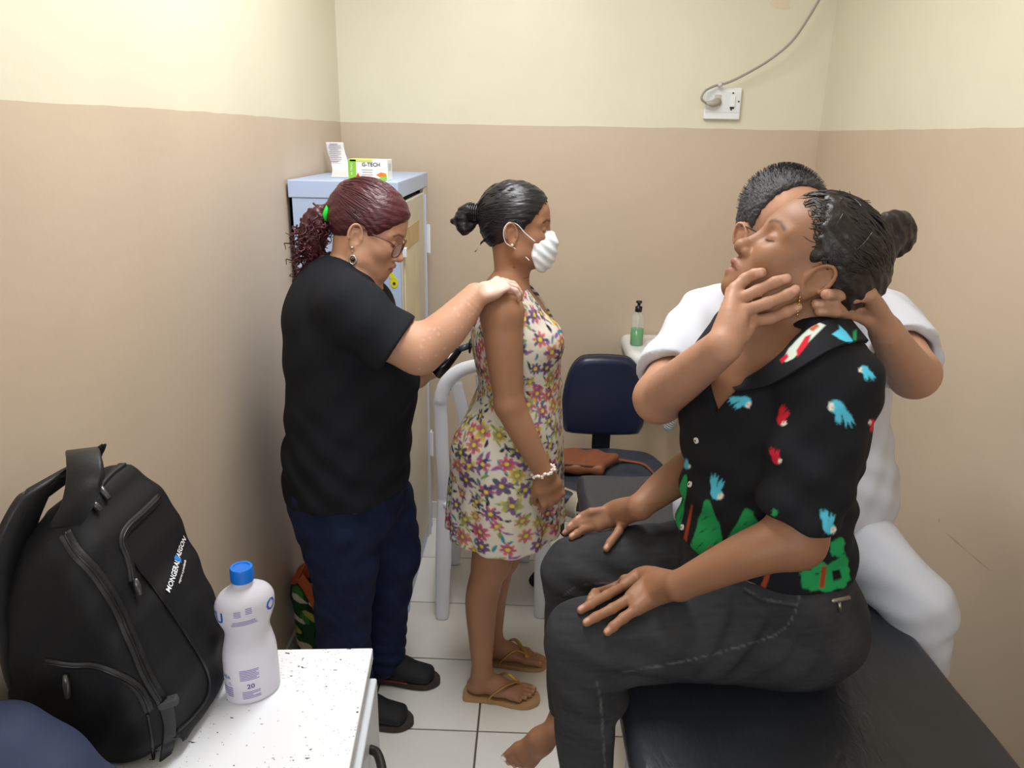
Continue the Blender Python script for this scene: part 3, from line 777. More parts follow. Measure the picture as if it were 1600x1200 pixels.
# --- white metal bedside table
dk = empty('bedside_table', (-.51, .90, 0), 'white chipped metal bedside table at the lower left', 'table')
RD = rotm('Z', 4.5); DT = .80; DC = A(-.275, 1.185, 0)          # far right corner
def dl(x, y, z): return DC+RD@A(x, y, z)
def chipped():
    m = mat('chipped_white_enamel', (232, 234, 240), .34); nt = m.node_tree; b = nt.nodes['Principled BSDF']
    g = nt.nodes.new('ShaderNodeNewGeometry')
    def flecks(scale, lo, seed):
        mp = nt.nodes.new('ShaderNodeMapping'); mp.inputs['Location'].default_value = (seed, seed*2, 0); mp.inputs['Scale'].default_value = (1, 1.5, 1.3); nt.links.new(g.outputs['Position'], mp.inputs[0])
        nd = nt.nodes.new('ShaderNodeTexNoise'); nd.inputs['Scale'].default_value = scale; nd.inputs['Detail'].default_value = 2; nt.links.new(mp.outputs[0], nd.inputs['Vector'])
        r = nt.nodes.new('ShaderNodeMath'); r.operation = 'GREATER_THAN'; r.inputs[1].default_value = lo; nt.links.new(nd.outputs['Fac'], r.inputs[0]); return r.outputs[0]
    a = flecks(230, .70, 3.1); c = flecks(110, .722, 7.7)
    ptch = nt.nodes.new('ShaderNodeTexNoise'); ptch.inputs['Scale'].default_value = 7; nt.links.new(g.outputs['Position'], ptch.inputs['Vector'])
    gt = nt.nodes.new('ShaderNodeMath'); gt.operation = 'GREATER_THAN'; gt.inputs[1].default_value = .46; nt.links.new(ptch.outputs['Fac'], gt.inputs[0])
    mm = nt.nodes.new('ShaderNodeMath'); mm.operation = 'MULTIPLY'; nt.links.new(a, mm.inputs[0]); nt.links.new(gt.outputs[0], mm.inputs[1])
    mx = nt.nodes.new('ShaderNodeMath'); mx.operation = 'MAXIMUM'; nt.links.new(mm.outputs[0], mx.inputs[0]); nt.links.new(c, mx.inputs[1])
    mi = nt.nodes.new('ShaderNodeMix'); mi.data_type = 'RGBA'; mi.inputs['A'].default_value = srgb(232, 234, 240); mi.inputs['B'].default_value = srgb(62, 54, 50)
    nt.links.new(mx.outputs[0], mi.inputs['Factor']); nt.links.new(mi.outputs['Result'], b.inputs['Base Color'])
    return m
MB().box(dl(-.252, -.32, DT-.0125), (.252, .32, .0125), .003, RD).build('top', chipped(), dk)
MB().box(dl(-.252, -.32, .43), (.240, .306, .355), .003, RD).build('body', W_METAL, dk)
dw = MB().box(dl(-.004, -.32, .655), (.012, .300, .095), .004, RD).build('drawer', mat('pale_enamel', (214, 220, 228), .35), dk)
hy = -.225
MB().tube(spline([dl(.008, hy+.085, .700), dl(.022, hy+.075, .700), dl(.034, hy+.04, .698), dl(.037, hy, .697), dl(.034, hy-.04, .698), dl(.022, hy-.075, .700), dl(.008, hy-.085, .700)], 5), .008, 10).build('handle', mat('black_handle', (30, 26, 26), .3), dw, True)
MB().box(dl(-.006, -.32, .30), (.010, .300, .22), .004, RD).build('cupboard_door', W_METAL, dk)
for sx_, sy_ in ((-.04, -.04), (-.46, -.04), (-.04, -.60), (-.46, -.60)):
    q = dl(sx_, sy_, 0); MB().tube([(q[0], q[1], .001), (q[0], q[1], .08)], .014, 10).build('leg', W_METAL, dk, True)

# --- alcohol bottle
bt = empty('plastic_bottle', (-.452, 1.062, DT), 'translucent plastic bottle with a blue cap on the bedside table', 'bottle')
bo = A(-.452, 1.062, DT)
half = [(.001, .0005), (.030, .0005), (.040, .003), (.0425, .010), (.0425, .060), (.0415, .090), (.0375, .112), (.0345, .128), (.0355, .140), (.040, .153), (.0440, .166), (.0452, .180), (.0440, .192), (.037, .204), (.024, .213), (.0155, .219), (.0145, .232), (.001, .233)]; half = [(a, b*.95) for a, b in half]
hs = spline(np.array(half), 3)
BM = mat('frosted_plastic', (232, 230, 240), .3, trans=.35, ior=1.2)
MB().lathe(hs, bo, 48, 1.05, .80, R_(40)).build('bottle_body', BM, bt, True)
MB().lathe([(.001, .2145), (.0178, .2145), (.0182, .2175), (.0182, .235), (.017, .238), (.013, .238), (.0125, .2365), (.001, .2365)], bo, 36).build('cap', mat('blue_cap', (20, 110, 210), .35), bt, angle=40)
VIO = mat('violet_print', (122, 110, 176), .5); BLU = mat('blue_print', (24, 92, 180), .5)
def wrap(u, v, d=0.0):
    """label lettering: arc length u from the side facing the room, height v"""
    a = u/.043-R_(68); r = np.interp(v, hs[:, 1], hs[:, 0])+.0006+d
    x, y = r*1.05*math.cos(a-R_(40)), r*.80*math.sin(a-R_(40)); q = R_(40)
    return bo+A(x*math.cos(q)-y*math.sin(q), x*math.sin(q)+y*math.cos(q), v)
def patch(mb, u0, u1, v0, v1):
    n = 8; vs = [wrap(u0+(u1-u0)*i/n, v) for v in (v0, v1) for i in range(n+1)]
    mb.add(vs, [(i, i+1, i+n+2, i+n+1) for i in range(n)])
b = MB()
for i in range(7): patch(b, -.016, .014-.004*(i % 3 == 2), .0665-i*.0030, .0678-i*.0030)
for i in range(5): patch(b, -.014, .014-.012*(i == 2), .0255-i*.0030, .0268-i*.0030)
for i in range(5): patch(b, -.052+.002*i, -.030, .034-i*.004, .0358-i*.004)
for i in range(3): patch(b, -.017-.002*i, .016+.002*i, .1590-i*.0032, .1604-i*.0032)
for i in range(4): patch(b, -.014, -.004, .178-i*.0028, .1792-i*.0028); patch(b, .003, .012, .181-i*.0028, .1822-i*.0028)
b.build('label_print', VIO, bt)['kind'] = 'stuff'
b = MB(); b.add(*text_mesh('20', .012, lambda x, y, z: wrap(x, .036+y), bold=True)); b.build('lettering', mat('violet_dark', (80, 66, 140), .5), bt)
for tx, sz_, u0, v0 in (('TU', .028, -.050, .166), ('O', .028, .046, .170), ('ADA', .009, -.043, .054)):
    b = MB(); b.add(*text_mesh(tx, sz_, lambda x, y, z: wrap(u0+x, v0+y), bold=True)); b.build('lettering', BLU, bt)
b = MB(); b.add(*text_mesh('1L', .007, lambda x, y, z: wrap(-.036+x, .043+y), bold=True)); b.build('lettering', VIO, bt)

# --- black backpack leaning on the wall
bk = empty('black_backpack', (-.60, 1.0, DT), 'large black backpack with white lettering leaning against the left wall', 'backpack')
CLOTH = mat('black_nylon', (24, 25, 28), .6, spec=.25, bump=.10, bscale=420, var=.12, vscale=9)
CLOTH2 = mat('black_nylon_trim', (27, 28, 31), .5, bump=.08, bscale=300)
BK = Field(); RP = np.eye(3)
def bp_(px, py, Y): q = at(px, py, Y); return (q[0], q[2])
out = [bp_(62, 790, .92), bp_(92, 742, .95), bp_(150, 722, 1.08), bp_(196, 728, 1.08), bp_(240, 772, 1.08), bp_(280, 848, 1.08), bp_(312, 918, 1.08), bp_(337, 985, 1.08), bp_(351, 1050, 1.08), (-.515, .835), (-.55, .803), (-.60, .803), (-.715, .803), (-.735, .86), (-.732, 1.0), (-.715, 1.10)]
BK.poly(spline(np.array(out), 3, True), (0, 1.01, 0), RP, lambda u, w: .135-.055*np.clip((w-1.0)/.30, 0, 1)**2-.03*np.clip((u+.56)/.12, 0, 1), r=.045, k=.01)
BK.ell((-.655, .905, .895), (.085, .022, .10), k=.03)                       # side pocket
BK.ell((-.565, 1.02, .93), (.055, .09, .12), rotm('Y', -14), k=.04)                # front pocket bulge
BK.warp(lambda X, Y, Z: .0040*np.sin(X*42+Z*31+2*np.sin(Z*15))*np.sin(Z*28-X*19)+.0016*np.sin(X*90-Z*70)+0*Y)
BK.cut((0, 0, DT+.0015), (0, 0, -1)); BK.cut((XL+.003, 0, 0), (-1, 0, 0))
solid('pack', BK, .005, CLOTH, bk)
def band(name, pts, w, t, m, lift=.001, parent=bk, Y0=.6, Y1=1.3):
    P, sd = strip(BK, pts, Y0, Y1, w, t, lift); return MB().ribbon(P, sd, w, t).build(name, m, parent, True)
z1 = [(100, 832), (118, 862), (150, 898), (180, 945), (205, 1000), (228, 1055), (252, 1095)]
band('zip_flap', z1, .017, .006, CLOTH2); band('zipper', z1, .005, .009, mat('zip_tape', (16, 16, 18), .35))
z2 = [(247, 778), (225, 800), (198, 825), (189, 845), (196, 865), (203, 890), (205, 908)]
band('zip_flap', z2, .014, .006, CLOTH2); band('zipper', z2, .004, .009, mat('zip_tape', (16, 16, 18), .35))
z3 = [(72, 1035), (110, 1040), (150, 1042), (190, 1058), (218, 1080), (232, 1110)]
band('zip_flap', z3, .014, .005, CLOTH2); band('zipper', z3, .004, .008, mat('zip_tape', (16, 16, 18), .35))
z4 = [(150, 765), (172, 742), (192, 727)]
band('zip_flap', z4, .012, .006, CLOTH2)
band('seam', [(200, 870), (240, 920), (285, 985), (320, 1045), (324, 1085), (300, 1120), (276, 1142)], .004, .004, mat('zip_tape', (16, 16, 18), .35))
band('seam', [(230, 1115), (236, 1150), (240, 1190)], .004, .004, mat('zip_tape', (16, 16, 18), .35))
band('compression_strap', [(258, 1100), (264, 1130), (262, 1165), (255, 1192)], .020, .004, CLOTH2)
q, nn = on(BK, 260, 1096, .6, 1.3, .004); MB().box(q, (.014, .006, .008), .003, frame(A(1, .3, .2), nn)).build('strap_keeper', mat('keeper_grey', (58, 60, 62), .5), bk)
for a, b_ in (((205, 905), (212, 930)), ((140, 788), (152, 800)), ((104, 1050), (110, 1085)), ((152, 760), (165, 782))):
    p0, n0 = on(BK, *a, .6, 1.3, .006); p1, n1 = on(BK, *b_, .6, 1.3, .006)
    MB().tube([p0, p0*.6+p1*.4, p1], [.003, .005, .004], 8).build('zip_pull', mat('zip_metal', (90, 90, 92), .3, metal=.6), bk, True)
hd = [at(140, 748, 1.02), at(132, 716, .985), at(128, 707, .945), at(131, 714, .90), at(133, 745, .872), at(123, 785, .868), at(104, 818, .89)]
MB().ribbon(spline(hd, 6), (1, .10, .12), .044, .011).build('grab_handle', CLOTH2, bk, True)
ls = [at(82, 748, .95), at(60, 762, .93), at(38, 800, .91), at(20, 850, .90), at(12, 905, .90), at(15, 960, .90), at(24, 1010, .90), at(34, 1050, .91), at(48, 1085, .92)]
MB().ribbon(spline(ls, 5), (.4, 1, .15), [.060]*25+[.045]*16, .014).build('shoulder_strap', CLOTH2, bk, True)
p0, n0 = on(BK, 272, 905, .6, 1.3, 0); p1, n1 = on(BK, 281, 868, .6, 1.3, 0)
ax = unit(p1-p0); nn = unit(n0+n1); sd = np.cross(nn, ax)
mid = (p0+p1)/2+nn*.0015
def logo(dx, dy): 
    def fn(x, y, z):
        return mid+ax*(x+dx)+sd*(y+dy)
    return fn
def settle(vs, fs):
    q = np.array(vs)
    for _ in range(4): q = q+nn*(.0022-BK.at(q))[:, None]
    return list(q), fs
lw = mat('logo_white', (235, 238, 245), .6)
for txt, sz_, dx, dy, m in (('MONGERAL', .0125, -.022, .004, lw), ('AEGON', .0125, .040, .004, lw), ('seguros e previdencia', .0058, -.004, -.009, lw)):
    b = MB(); b.add(*settle(*text_mesh(txt, sz_, logo(dx, dy), bold=True))); b.build('lettering', m, bk)
b = MB(); fn = logo(.0135, .004); b.add(*settle([fn(x, y, 0) for x, y in ((-.004, -.007), (.004, -.006), (.005, .006), (-.004, .007))], [(0, 1, 2, 3)])); b.build('logo_mark', mat('logo_blue', (40, 130, 215), .5), bk)

# --- navy cloth bag in the near corner
FN = Field(); FN.ell((-.63, .735, .885), (.115, .085, .105), k=.02); FN.ell((-.655, .745, .955), (.06, .06, .055), k=.05); FN.ell((-.55, .735, .84), (.06, .07, .06), k=.04)
FN.chain([(-.62, .665, .975), (-.57, .655, .93), (-.53, .66, .86)], [.010, .012, .010], k=.02); FN.chain([(-.56, .66, .90), (-.53, .67, .87)], [.01, .008], k=.02)
FN.warp(lambda X, Y, Z: .003*np.sin(X*45+Z*60)+.002*np.sin(Z*80-X*30))
FN.cut((0, 0, DT+.001), (0, 0, -1)); FN.cut((XL+.002, 0, 0), (-1, 0, 0))
tag(solid('navy_bag', FN, .005, mat('navy_cloth', (44, 52, 82), .75, bump=.08, bscale=300, var=.08)), 'crumpled navy cloth bag in the lower left corner before the backpack', 'bag')

# --- leaf-print tote on the floor behind the woman in black
tb = empty('leaf_print_tote', (-.66, 2.12, 0), 'green leaf-print tote with orange straps on the floor by the left wall', 'bag')
FT = Field(); FT.poly([(-.760, .006), (-.58, .006), (-.58, .365), (-.65, .385), (-.71, .36), (-.755, .31), (-.772, .25), (-.755, .12)], (0, 2.20, 0), np.eye(3), .06, r=.03)
FT.warp(lambda X, Y, Z: .004*np.sin(X*40+Z*33)); FT.cut((XL+.002, 0, 0), (-1, 0, 0)); FT.cut((0, 0, .001), (0, 0, -1))
def tote_paint(V):
    c = np.tile(lin(22, 66, 34), (len(V), 1))
    n = vnoise(V*A(1, .3, .7), 45, 3); c = blend(c, (n > .12).astype(float), lin(12, 24, 26)); c = blend(c, (n < -.28).astype(float), lin(60, 120, 48))
    m = vnoise(V*A(1.0, .3, .5)+A(.1, 0, .3), 80, 9); c = blend(c, (m > .33).astype(float), lin(206, 200, 186)); c = blend(c, (m < -.42).astype(float), lin(170, 170, 80))
    c = blend(c, (V[:, 2] > .352-.55*np.abs(V[:, 0]+.66)).astype(float), lin(186, 78, 40))
    return c
solid('tote', FT, .004, mat('printed_cotton', (90, 120, 60), .8, attr=True), tb, tote_paint)
OR = mat('orange_webbing', (190, 88, 44), .7)
MB().ribbon(spline([at(468, 902, 2.13), at(478, 915, 2.125), at(489, 935, 2.12), at(497, 952, 2.12)], 5), (.6, .1, .75), .035, .004).build('strap', OR, tb, True)
MB().ribbon(spline([at(466, 905, 2.13), at(478, 880, 2.15), at(492, 869, 2.17), at(506, 868, 2.2)], 5), (.25, .9, .3), .03, .004).build('strap', OR, tb, True)
# ---------------------------------------------------------------- people: heads, hands, feet
class Fig:
    """one person: body field, paint spots, and the boxes that get a finer mesh"""
    def __init__(s, skin): s.F = Field(); s.spots = []; s.face = []; s.fine = []; s.skin = np.array(lin(*skin))
    def spot(s, a, b, r, c, soft=.003, st=1.0): s.spots.append((np.array(a, float), np.array(b, float), r, np.array(lin(*c)), soft, st))
    def paint(s, V):
        c = np.tile(s.skin, (len(V), 1))
        c *= (1+.07*vnoise(V, 45, 2)+.05*vnoise(V, 140, 5))[:, None]
        for a, b, r, col, soft, st in s.spots:
            lo = np.minimum(a, b)-r-soft-.002; hi = np.maximum(a, b)+r+soft+.002
            i = np.nonzero(((V > lo) & (V < hi)).all(1))[0]
            if not len(i): continue
            P = V[i]; ab = b-a; t = np.clip(((P-a)@ab)/(ab@ab+1e-12), 0, 1)
            d = np.linalg.norm(P-a-t[:, None]*ab, axis=1)-r
            c[i] = blend(c[i], st*np.clip(.5-d/max(soft, 1e-4), 0, 1), col)
        for fc, R, sc, pts, r, col, soft, st, xm in s.face:
            i = np.nonzero((np.abs(V-fc) < .2).all(1))[0]
            P = (V[i]-fc)@R/sc; ok = (P[:, 0] > xm); i = i[ok]; P = P[ok][:, 1:]
            d = np.full(len(i), 1e9); pts = np.array(pts, float)
            for a, b in zip(pts[:-1], pts[1:]):
                ab = b-a; t = np.clip(((P-a)@ab)/(ab@ab+1e-12), 0, 1); d = np.minimum(d, np.hypot(*(P-a-t[:, None]*ab).T))
            c[i] = blend(c[i], st*np.clip(.5-(d-r)/soft, 0, 1), lin(*col))
        return np.clip(c, 0, 1)
def head(g, c, R, s=1.0, nose=1.0, lips=(150, 84, 74), brow=(60, 42, 36), full=1.0, mouth_open=0.0, eyes='down', jaw=1.0, ears=(1, -1), sm=0.0):
    """face towards R's x axis, left ear towards its y axis, crown towards z"""
    F = g.F; c = np.array(c, float)
    L = lambda x, y, z: c+s*(R@A(x, y, z))
    E = lambda x, y, z, r, k=.01, op='+', Q=None: F.ell(L(x, y, z), np.array(r)*s, R if Q is None else R@Q, k*s, op)
    Cp = lambda a, b, ra, rb, k=.01, op='+': F.cap(L(*a), L(*b), ra*s, rb*s, k*s, op)
    E(-.012, 0, .034, (.092, .074, .079), .02)
    E(.027, 0, .028, (.059, .063, .058), .03)
    E(.036, 0, -.032, (.052, .057*full, .062), .03)
    for y in (1, -1):
        E(.054, y*.036, -.030, (.029, .025*full, .027), .02)
        Cp((-.002, y*.056*jaw, -.032), (.014, y*.051*jaw, -.074), .015, .017*full, .03); Cp((.014, y*.051*jaw, -.074), (.064, y*.014, -.097), .017*full, .015, .03)
        Cp((.077, y*.012, .017), (.062, y*.047, .014), .011, .009, .015)
    E(.061, 0, -.066, (.031, .030, .027), .02)
    E(.070, 0, -.098, (.018, .020, .015), .015)
    E(.030, 0, -.082, (.046, .044*full, .026), .03)
    for y in (1, -1): E(.094, y*.0325, -.002, (.016, .020, .0125), .014, '-')
    for y in (1, -1):
        E(.0700, y*.0318, -.003, (.0150, .0165, .0125), .004)
        def fp(pts, r, col, soft, st, xm=.04): g.face.append((c, R, s, [(y*a, b) for a, b in pts], r, col, soft, st, xm))
        if eyes == 'down':
            fp([(.019, -.0085), (.026, -.0098), (.034, -.0102), (.042, -.0090), (.0475, -.0065)], .0010, (30, 20, 18), .0012, .95)
            fp([(.020, .0035), (.030, .0062), (.042, .0042)], .0005, (84, 54, 44), .002, .45)
        else:
            fp([(.024, -.003), (.041, -.003)], .0040, (220, 214, 208), .0014, .9); fp([(.032, -.003), (.0325, -.003)], .0042, (36, 24, 20), .0014, 1); fp([(.020, -.002), (.028, .0022), (.038, .0018), (.046, -.002)], .0010, (36, 26, 24), .0012, .9)
        fp([(.012, .0165), (.022, .0215), (.036, .0235), (.050, .0170)], .0026, brow, .004, .8)
        fp([(.0, -.0655), (.008, -.0635), (.019, -.0690)], .0034, lips, .003, .7, .07); fp([(.0, -.0775-mouth_open), (.017, -.0735-mouth_open*.4)], .0042, lips, .003, .7, .07)
        fp([(.0, -.0708-mouth_open*.4), (.012, -.0706-mouth_open*.4), (.022, -.0715-mouth_open*.3)], .0007+mouth_open*.25, (70, 34, 32), .0012, .8, .07)
    n = nose
    Cp((.082, 0, .002), (.0985*(1+.02*(n-1)), 0, -.036), .0072, .0095*n, .012); E(.1005, 0, -.0385, (.0115*n, .012*n, .0105*n), .008)
    for y in (1, -1):
        E(.0905, y*.0128*n, -.0430, (.0095, .0078, .0078), .006); E(.0945, y*.0062*n, -.0495, (.0045, .0032, .0035), .003, '-')
    mo = mouth_open
    Cp((.0845, .019, -.0690), (.0935, .004, -.0640), .0042, .0062, .006); Cp((.0845, -.019, -.0690), (.0935, -.004, -.0640), .0042, .0062, .006); Cp((.0935, .004, -.0640), (.0935, -.004, -.0640), .0062, .0062, .006)
    Cp((.0835, .017, -.0735-mo*.3), (.0895, 0, -.0775-mo), .0046, .0074, .006); Cp((.0835, -.017, -.0735-mo*.3), (.0895, 0, -.0775-mo), .0046, .0074, .006)
    Cp((.0935, .020, -.0712-mo*.4), (.0985, 0, -.0708-mo*.4), .0016+mo*.3, .0018+mo*.35, .003, '-'); Cp((.0935, -.020, -.0712-mo*.4), (.0985, 0, -.0708-mo*.4), .0016+mo*.3, .0018+mo*.35, .003, '-')
    for y in ears:
        Q = rotm('Z', -22*y)@rotm('Y', -12)
        E(-.010, y*.0735, -.016, (.0185, .0055, .0300), .004, '+', Q); E(-.004, y*.074, -.045, (.010, .0055, .010), .006, '+')
        rim = []
        for a in np.linspace(-150, 115, 14): rim.append(L(*(A(-.010, y*.0775, -.016)+Q@A(.0170*math.cos(R_(a+90)), y*.003, .0275*math.sin(R_(a+90))))))
        F.chain(rim, [.0036*s]*len(rim), n=1, k=.002*s)
        E(-.0035, y*.0825, -.020, (.0100, .0085, .0155), .003, '-', Q); E(-.012, y*.0835, -.002, (.0095, .0060, .0090), .003, '-', Q); Cp((.0065, y*.073, -.022), (.0055, y*.074, -.017), .0045, .0035, .004)
    return L
def neck(g, L, base, r0=.052, r1=.056, s=1.0, mid=None):
    a = L(-.020, 0, -.040); pts = [a, base] if mid is None else [a, mid, base]
    g.F.chain(pts, [r0]*(len(pts)-1)+[r1], n=6, k=.02)
def finger(g, pts, r0, r1, nail=None, n=3, k=.0025):
    pts = [np.array(p, float) for p in pts]; m = len(pts)
    g.F.chain(pts, list(np.linspace(r0, r1, m)), n=n, k=k)
    for i in range(1, m-1): g.F.ell(pts[i], r0+(r1-r0)*i/(m-1)+.0006, k=.003)
    if nail is not None:
        d = unit(pts[-1]-pts[-2]); nn = unit(np.array(nail)-d*(d@np.array(nail)))
        p = pts[-1]+nn*r1*.85
        g.spot(p-d*r1*.45, p+d*r1*.35, r1*.42, (222, 178, 158), .002, .5)
FL = (.070, .079, .073, .057)
def hand(g, w, X, Z, thumb, s=1.0, curl=((20, 25, 15),)*4, spread=(8, 2, -4, -11), tcurl=None, tdir=(.55, .75, -.25), fat=1.0, forearm=None, tint=None):
    """wrist w, X towards the fingers, Z out of the back of the hand, thumb = +1/-1 side along Z x X"""
    F = g.F; R = frame(X, Z); R = R*A(1, thumb, 1); w = np.array(w, float)
    L = lambda x, y, z: w+s*(R@A(x, y, z))
    F.ecap(L(0, 0, 0), L(.04, .002, 0), (.029*s*fat, .020*s*fat), (.038*s*fat, .016*s*fat), R[:, 1], .012)
    F.ecap(L(.04, .001, 0), L(.080, 0, .001), (.038*s*fat, .015*s*fat), (.040*s*fat, .012*s*fat), R[:, 1], .012)
    F.ell(L(.035, .024, -.008), A(.030, .016, .015)*s*fat, R, .012); F.ell(L(.035, -.020, -.007), A(.034, .014, .013)*s*fat, R, .012)
    tips = []
    for i in range(4):
        y0 = (.0325, .0115, -.0105, -.0315)[i]; x0 = (.086, .090, .086, .078)[i]
        a = R_(spread[i]); d = A(math.cos(a), math.sin(a), 0); th = 0; p = A(x0-.012, y0, .001); P = [L(*p)]
        p = p+A(.012, 0, 0); P.append(L(*p)); ln = FL[i]
        for j, f in enumerate((.46, .30, .24)):
            th += R_(curl[i][j]); p = p+ln*f*A(d[0]*math.cos(th), d[1]*math.cos(th), -math.sin(th)); P.append(L(*p))
        r = (.0084, .0086, .0082, .0073)[i]*s*(fat*.5+.5)
        nd = R@A(d[0]*math.sin(th), d[1]*math.sin(th), math.cos(th))
        finger(g, P, r*1.05, r*.80, nd); F.ell(P[1]+R[:, 2]*.0025*s, r*1.08, k=.006); tips.append(P[-1])
    t0 = A(.018, .024, -.006); td = unit(A(*tdir)); t1 = t0+td*.036; tc = tcurl if tcurl else (.75, .35, -.2)
    t2 = t1+unit(td*.6+unit(A(*tc))*.6)*.030; t3 = t2+unit(td*.4+unit(A(*tc))*.8)*.024
    finger(g, [L(*t0), L(*t1), L(*t2), L(*t3)], .0125*s*fat, .0085*s*fat, R@A(.1, .6, .7), k=.010)
    lo = np.min([w, *tips, L(*t3)], 0); hi = np.max([w, *tips, L(*t3)], 0)
    return L
def foot(g, heel, X, L_=.235, bare=True, w=1.0, side=1, up=(0, 0, 1), h=0.0):
    """foot on the ground: heel centre bottom, X towards the toes; side = +1 when the big toe is on the left of X"""
    R = frame(X, up); R = R*A(1, side, 1); heel = np.array(heel, float); s = L_/.235
    L = lambda x, y, z: heel+s*(R@A(x, y*w, z))
    F = g.F
    F.ell(L(.026, 0, .026), A(.030, .028*w, .027)*s, R, .01); F.ecap(L(.05, 0, .040), L(.10, 0, .034), (.030*s*w, .036*s), (.034*s*w, .030*s), R[:, 1], .02)
    F.ecap(L(.10, 0, .030), L(.172, -.002, .017), (.034*s*w, .026*s), (.043*s*w, .015*s), R[:, 1], .02)
    if bare:
        for i in range(5):
            y0 = (.030, .012, -.004, -.019, -.032)[i]; x0 = (.176, .182, .178, .170, .158)[i]; ln = (.043, .036, .032, .027, .022)[i]; r = (.0115, .0085, .008, .0078, .0078)[i]
            a, b, c = L(x0-.01, y0, .016), L(x0+ln*.55, y0*1.03, .015), L(x0+ln, y0*1.04, .009)
            F.chain([a, b, c], [r*s*1.05, r*s, r*s*.9], n=2, k=.005); g.spot(c+R[:, 2]*r*s*.8, c+R[:, 2]*r*s*.8, r*s*.55, (214, 170, 150), .002, .6)
    return L
def skin_mat(name): return mat(name, (180, 130, 100), .5, spec=.35, attr=True, sss=.12, bump=.05, bscale=260)
def hair_mat(name, rgb, rough=.38, stretch=(6, 40, 60)):
    return mat(name, rgb, rough, var=.35, vscale=5.0, bump=.55, bscale=4.0, stretch=stretch)
def hairline(H, L, R, front=(.070, .074), mid=(.024, -.006), back=(-.092, -.072), k=.010, s=1.0):
    a, b, c = np.array(front), np.array(mid), np.array(back)
    for p, q in ((a, b), (b, c)):
        d = q-p; n = A(-d[1], 0, d[0]); n = n if n@A(1, 0, -1) > 0 else -n
        H.cut(L(p[0], 0, p[1]), R@n, k)

def locks(g_name, L, R, s, cen, rad, end, m, parent, n=220, wave=0.0, wf=3.0, r0=.0017, lift=1.0, seed=1, front=.0, spanz=0.0):
    """strands combed from the hairline over the crown towards 'end' (local point)"""
    rr = np.random.default_rng(seed); mb = MB(); cen = A(*cen); rad = A(*rad)
    curve = spline(np.array([(-.078, .050, -.062), (-.030, .078, -.030), (.006, .084, .012), (.040, .072, .030), (.064, .046, .056), (.074+front, 0, .068), (.064, -.046, .056), (.040, -.072, .030), (.006, -.084, .012), (-.030, -.078, -.030), (-.078, -.050, -.062)]), 10)
    e = (A(*end)-cen)/rad
    for i in range(n):
        q = curve[rr.integers(8, len(curve)-8)] if i % 6 else curve[rr.integers(0, len(curve))]
        a = (q-cen)/rad+rr.normal(size=3)*.05; t0 = rr.uniform(0, .45); t1 = min(1, t0+rr.uniform(.35, .75)); P = []
        ph = rr.uniform(0, 6.28); sw = unit(np.cross(a, e)); k0 = rr.uniform(.995, 1.018)*lift
        for t in np.linspace(t0, t1, 12):
            d = a*(1-t)+e*t; d = unit(d); d = unit(d+sw*wave*math.sin(ph+t*6.28*wf)+sw*.05*math.sin(ph))
            P.append(L(*(cen+d*rad*k0)))
        mb.tube(P, [r0*.4]+[r0*s]*10+[r0*.4], 5)
    o = mb.build('hair_strands', m, parent, True); o['kind'] = 'stuff'; return o
# ---------------------------------------------------------------- woman in the flowered dress
YC = 2.10
u = lambda px, py, dy=0.0: at(px, py, YC+dy)
W2 = empty('person', (u(790, 1050)[0], YC, 0), 'woman in a sleeveless flowered dress and white face mask standing in profile', 'person')
g2 = Fig((158, 114, 87)); F = g2.F
R2 = frame(A(.998, -.05, -.06), A(.06, 0, 1))          # facing right
hc = u(808, 351); S2 = .95
L2 = head(g2, hc, R2, S2, nose=1.05, brow=(40, 28, 24), eyes='down')
nb = u(790, 452); neck(g2, L2, nb, .049, .055, mid=u(800, 425))
XD = A(1, 0, 0)
torso = [u(790, 470), u(800, 510), u(808, 545), u(813, 600), u(803, 650), u(793, 700), u(790, 745)]
F.chain(torso, [(.062, .110), (.098, .155), (.108, .150), (.100, .132), (.112, .158), (.120, .175), (.105, .165)], xd=XD, n=3, k=.03, kin=.02)
for dy in (-.075, .075): F.ell(u(850, 535, dy), (.048, .058, .055), k=.03); F.ell(u(755, 705, dy), (.075, .085, .085), k=.03)
# shoulders and the arm towards the camera
sh = u(784, 488, -.165); el = u(796, 632, -.19); wr = u(851, 742, -.20)
F.chain([u(788, 462, -.06), u(782, 476, -.13), sh], [.050, .050, .054], n=3, k=.03)
F.chain([sh, u(787, 545, -.178), el], [.054, .049, .039], n=8, k=.02)
F.chain([el, u(815, 672, -.195), wr], [.040, .037, .0255], n=8, k=.015)
hand(g2, wr, unit(u(868, 790, -.20)-wr), A(.35, -.9, .2), -1, s=.92, curl=((45, 75, 40), (48, 80, 45), (50, 82, 45), (50, 80, 45)), tdir=(.75, .45, -.35), tcurl=(.7, -.1, -.6), fat=1.08)
shf = u(800, 480, .165); elf = u(815, 632, .20)
F.chain([u(800, 462, .06), shf], [.050, .052], k=.03); F.chain([shf, elf], [.050, .038], k=.02); F.chain([elf, u(850, 735, .19)], [.038, .026], k=.02)
hand(g2, u(850, 735, .19), A(.35, 0, -1), A(.3, .9, .1), 1, s=.92, curl=((40, 60, 40),)*4, fat=1.05)
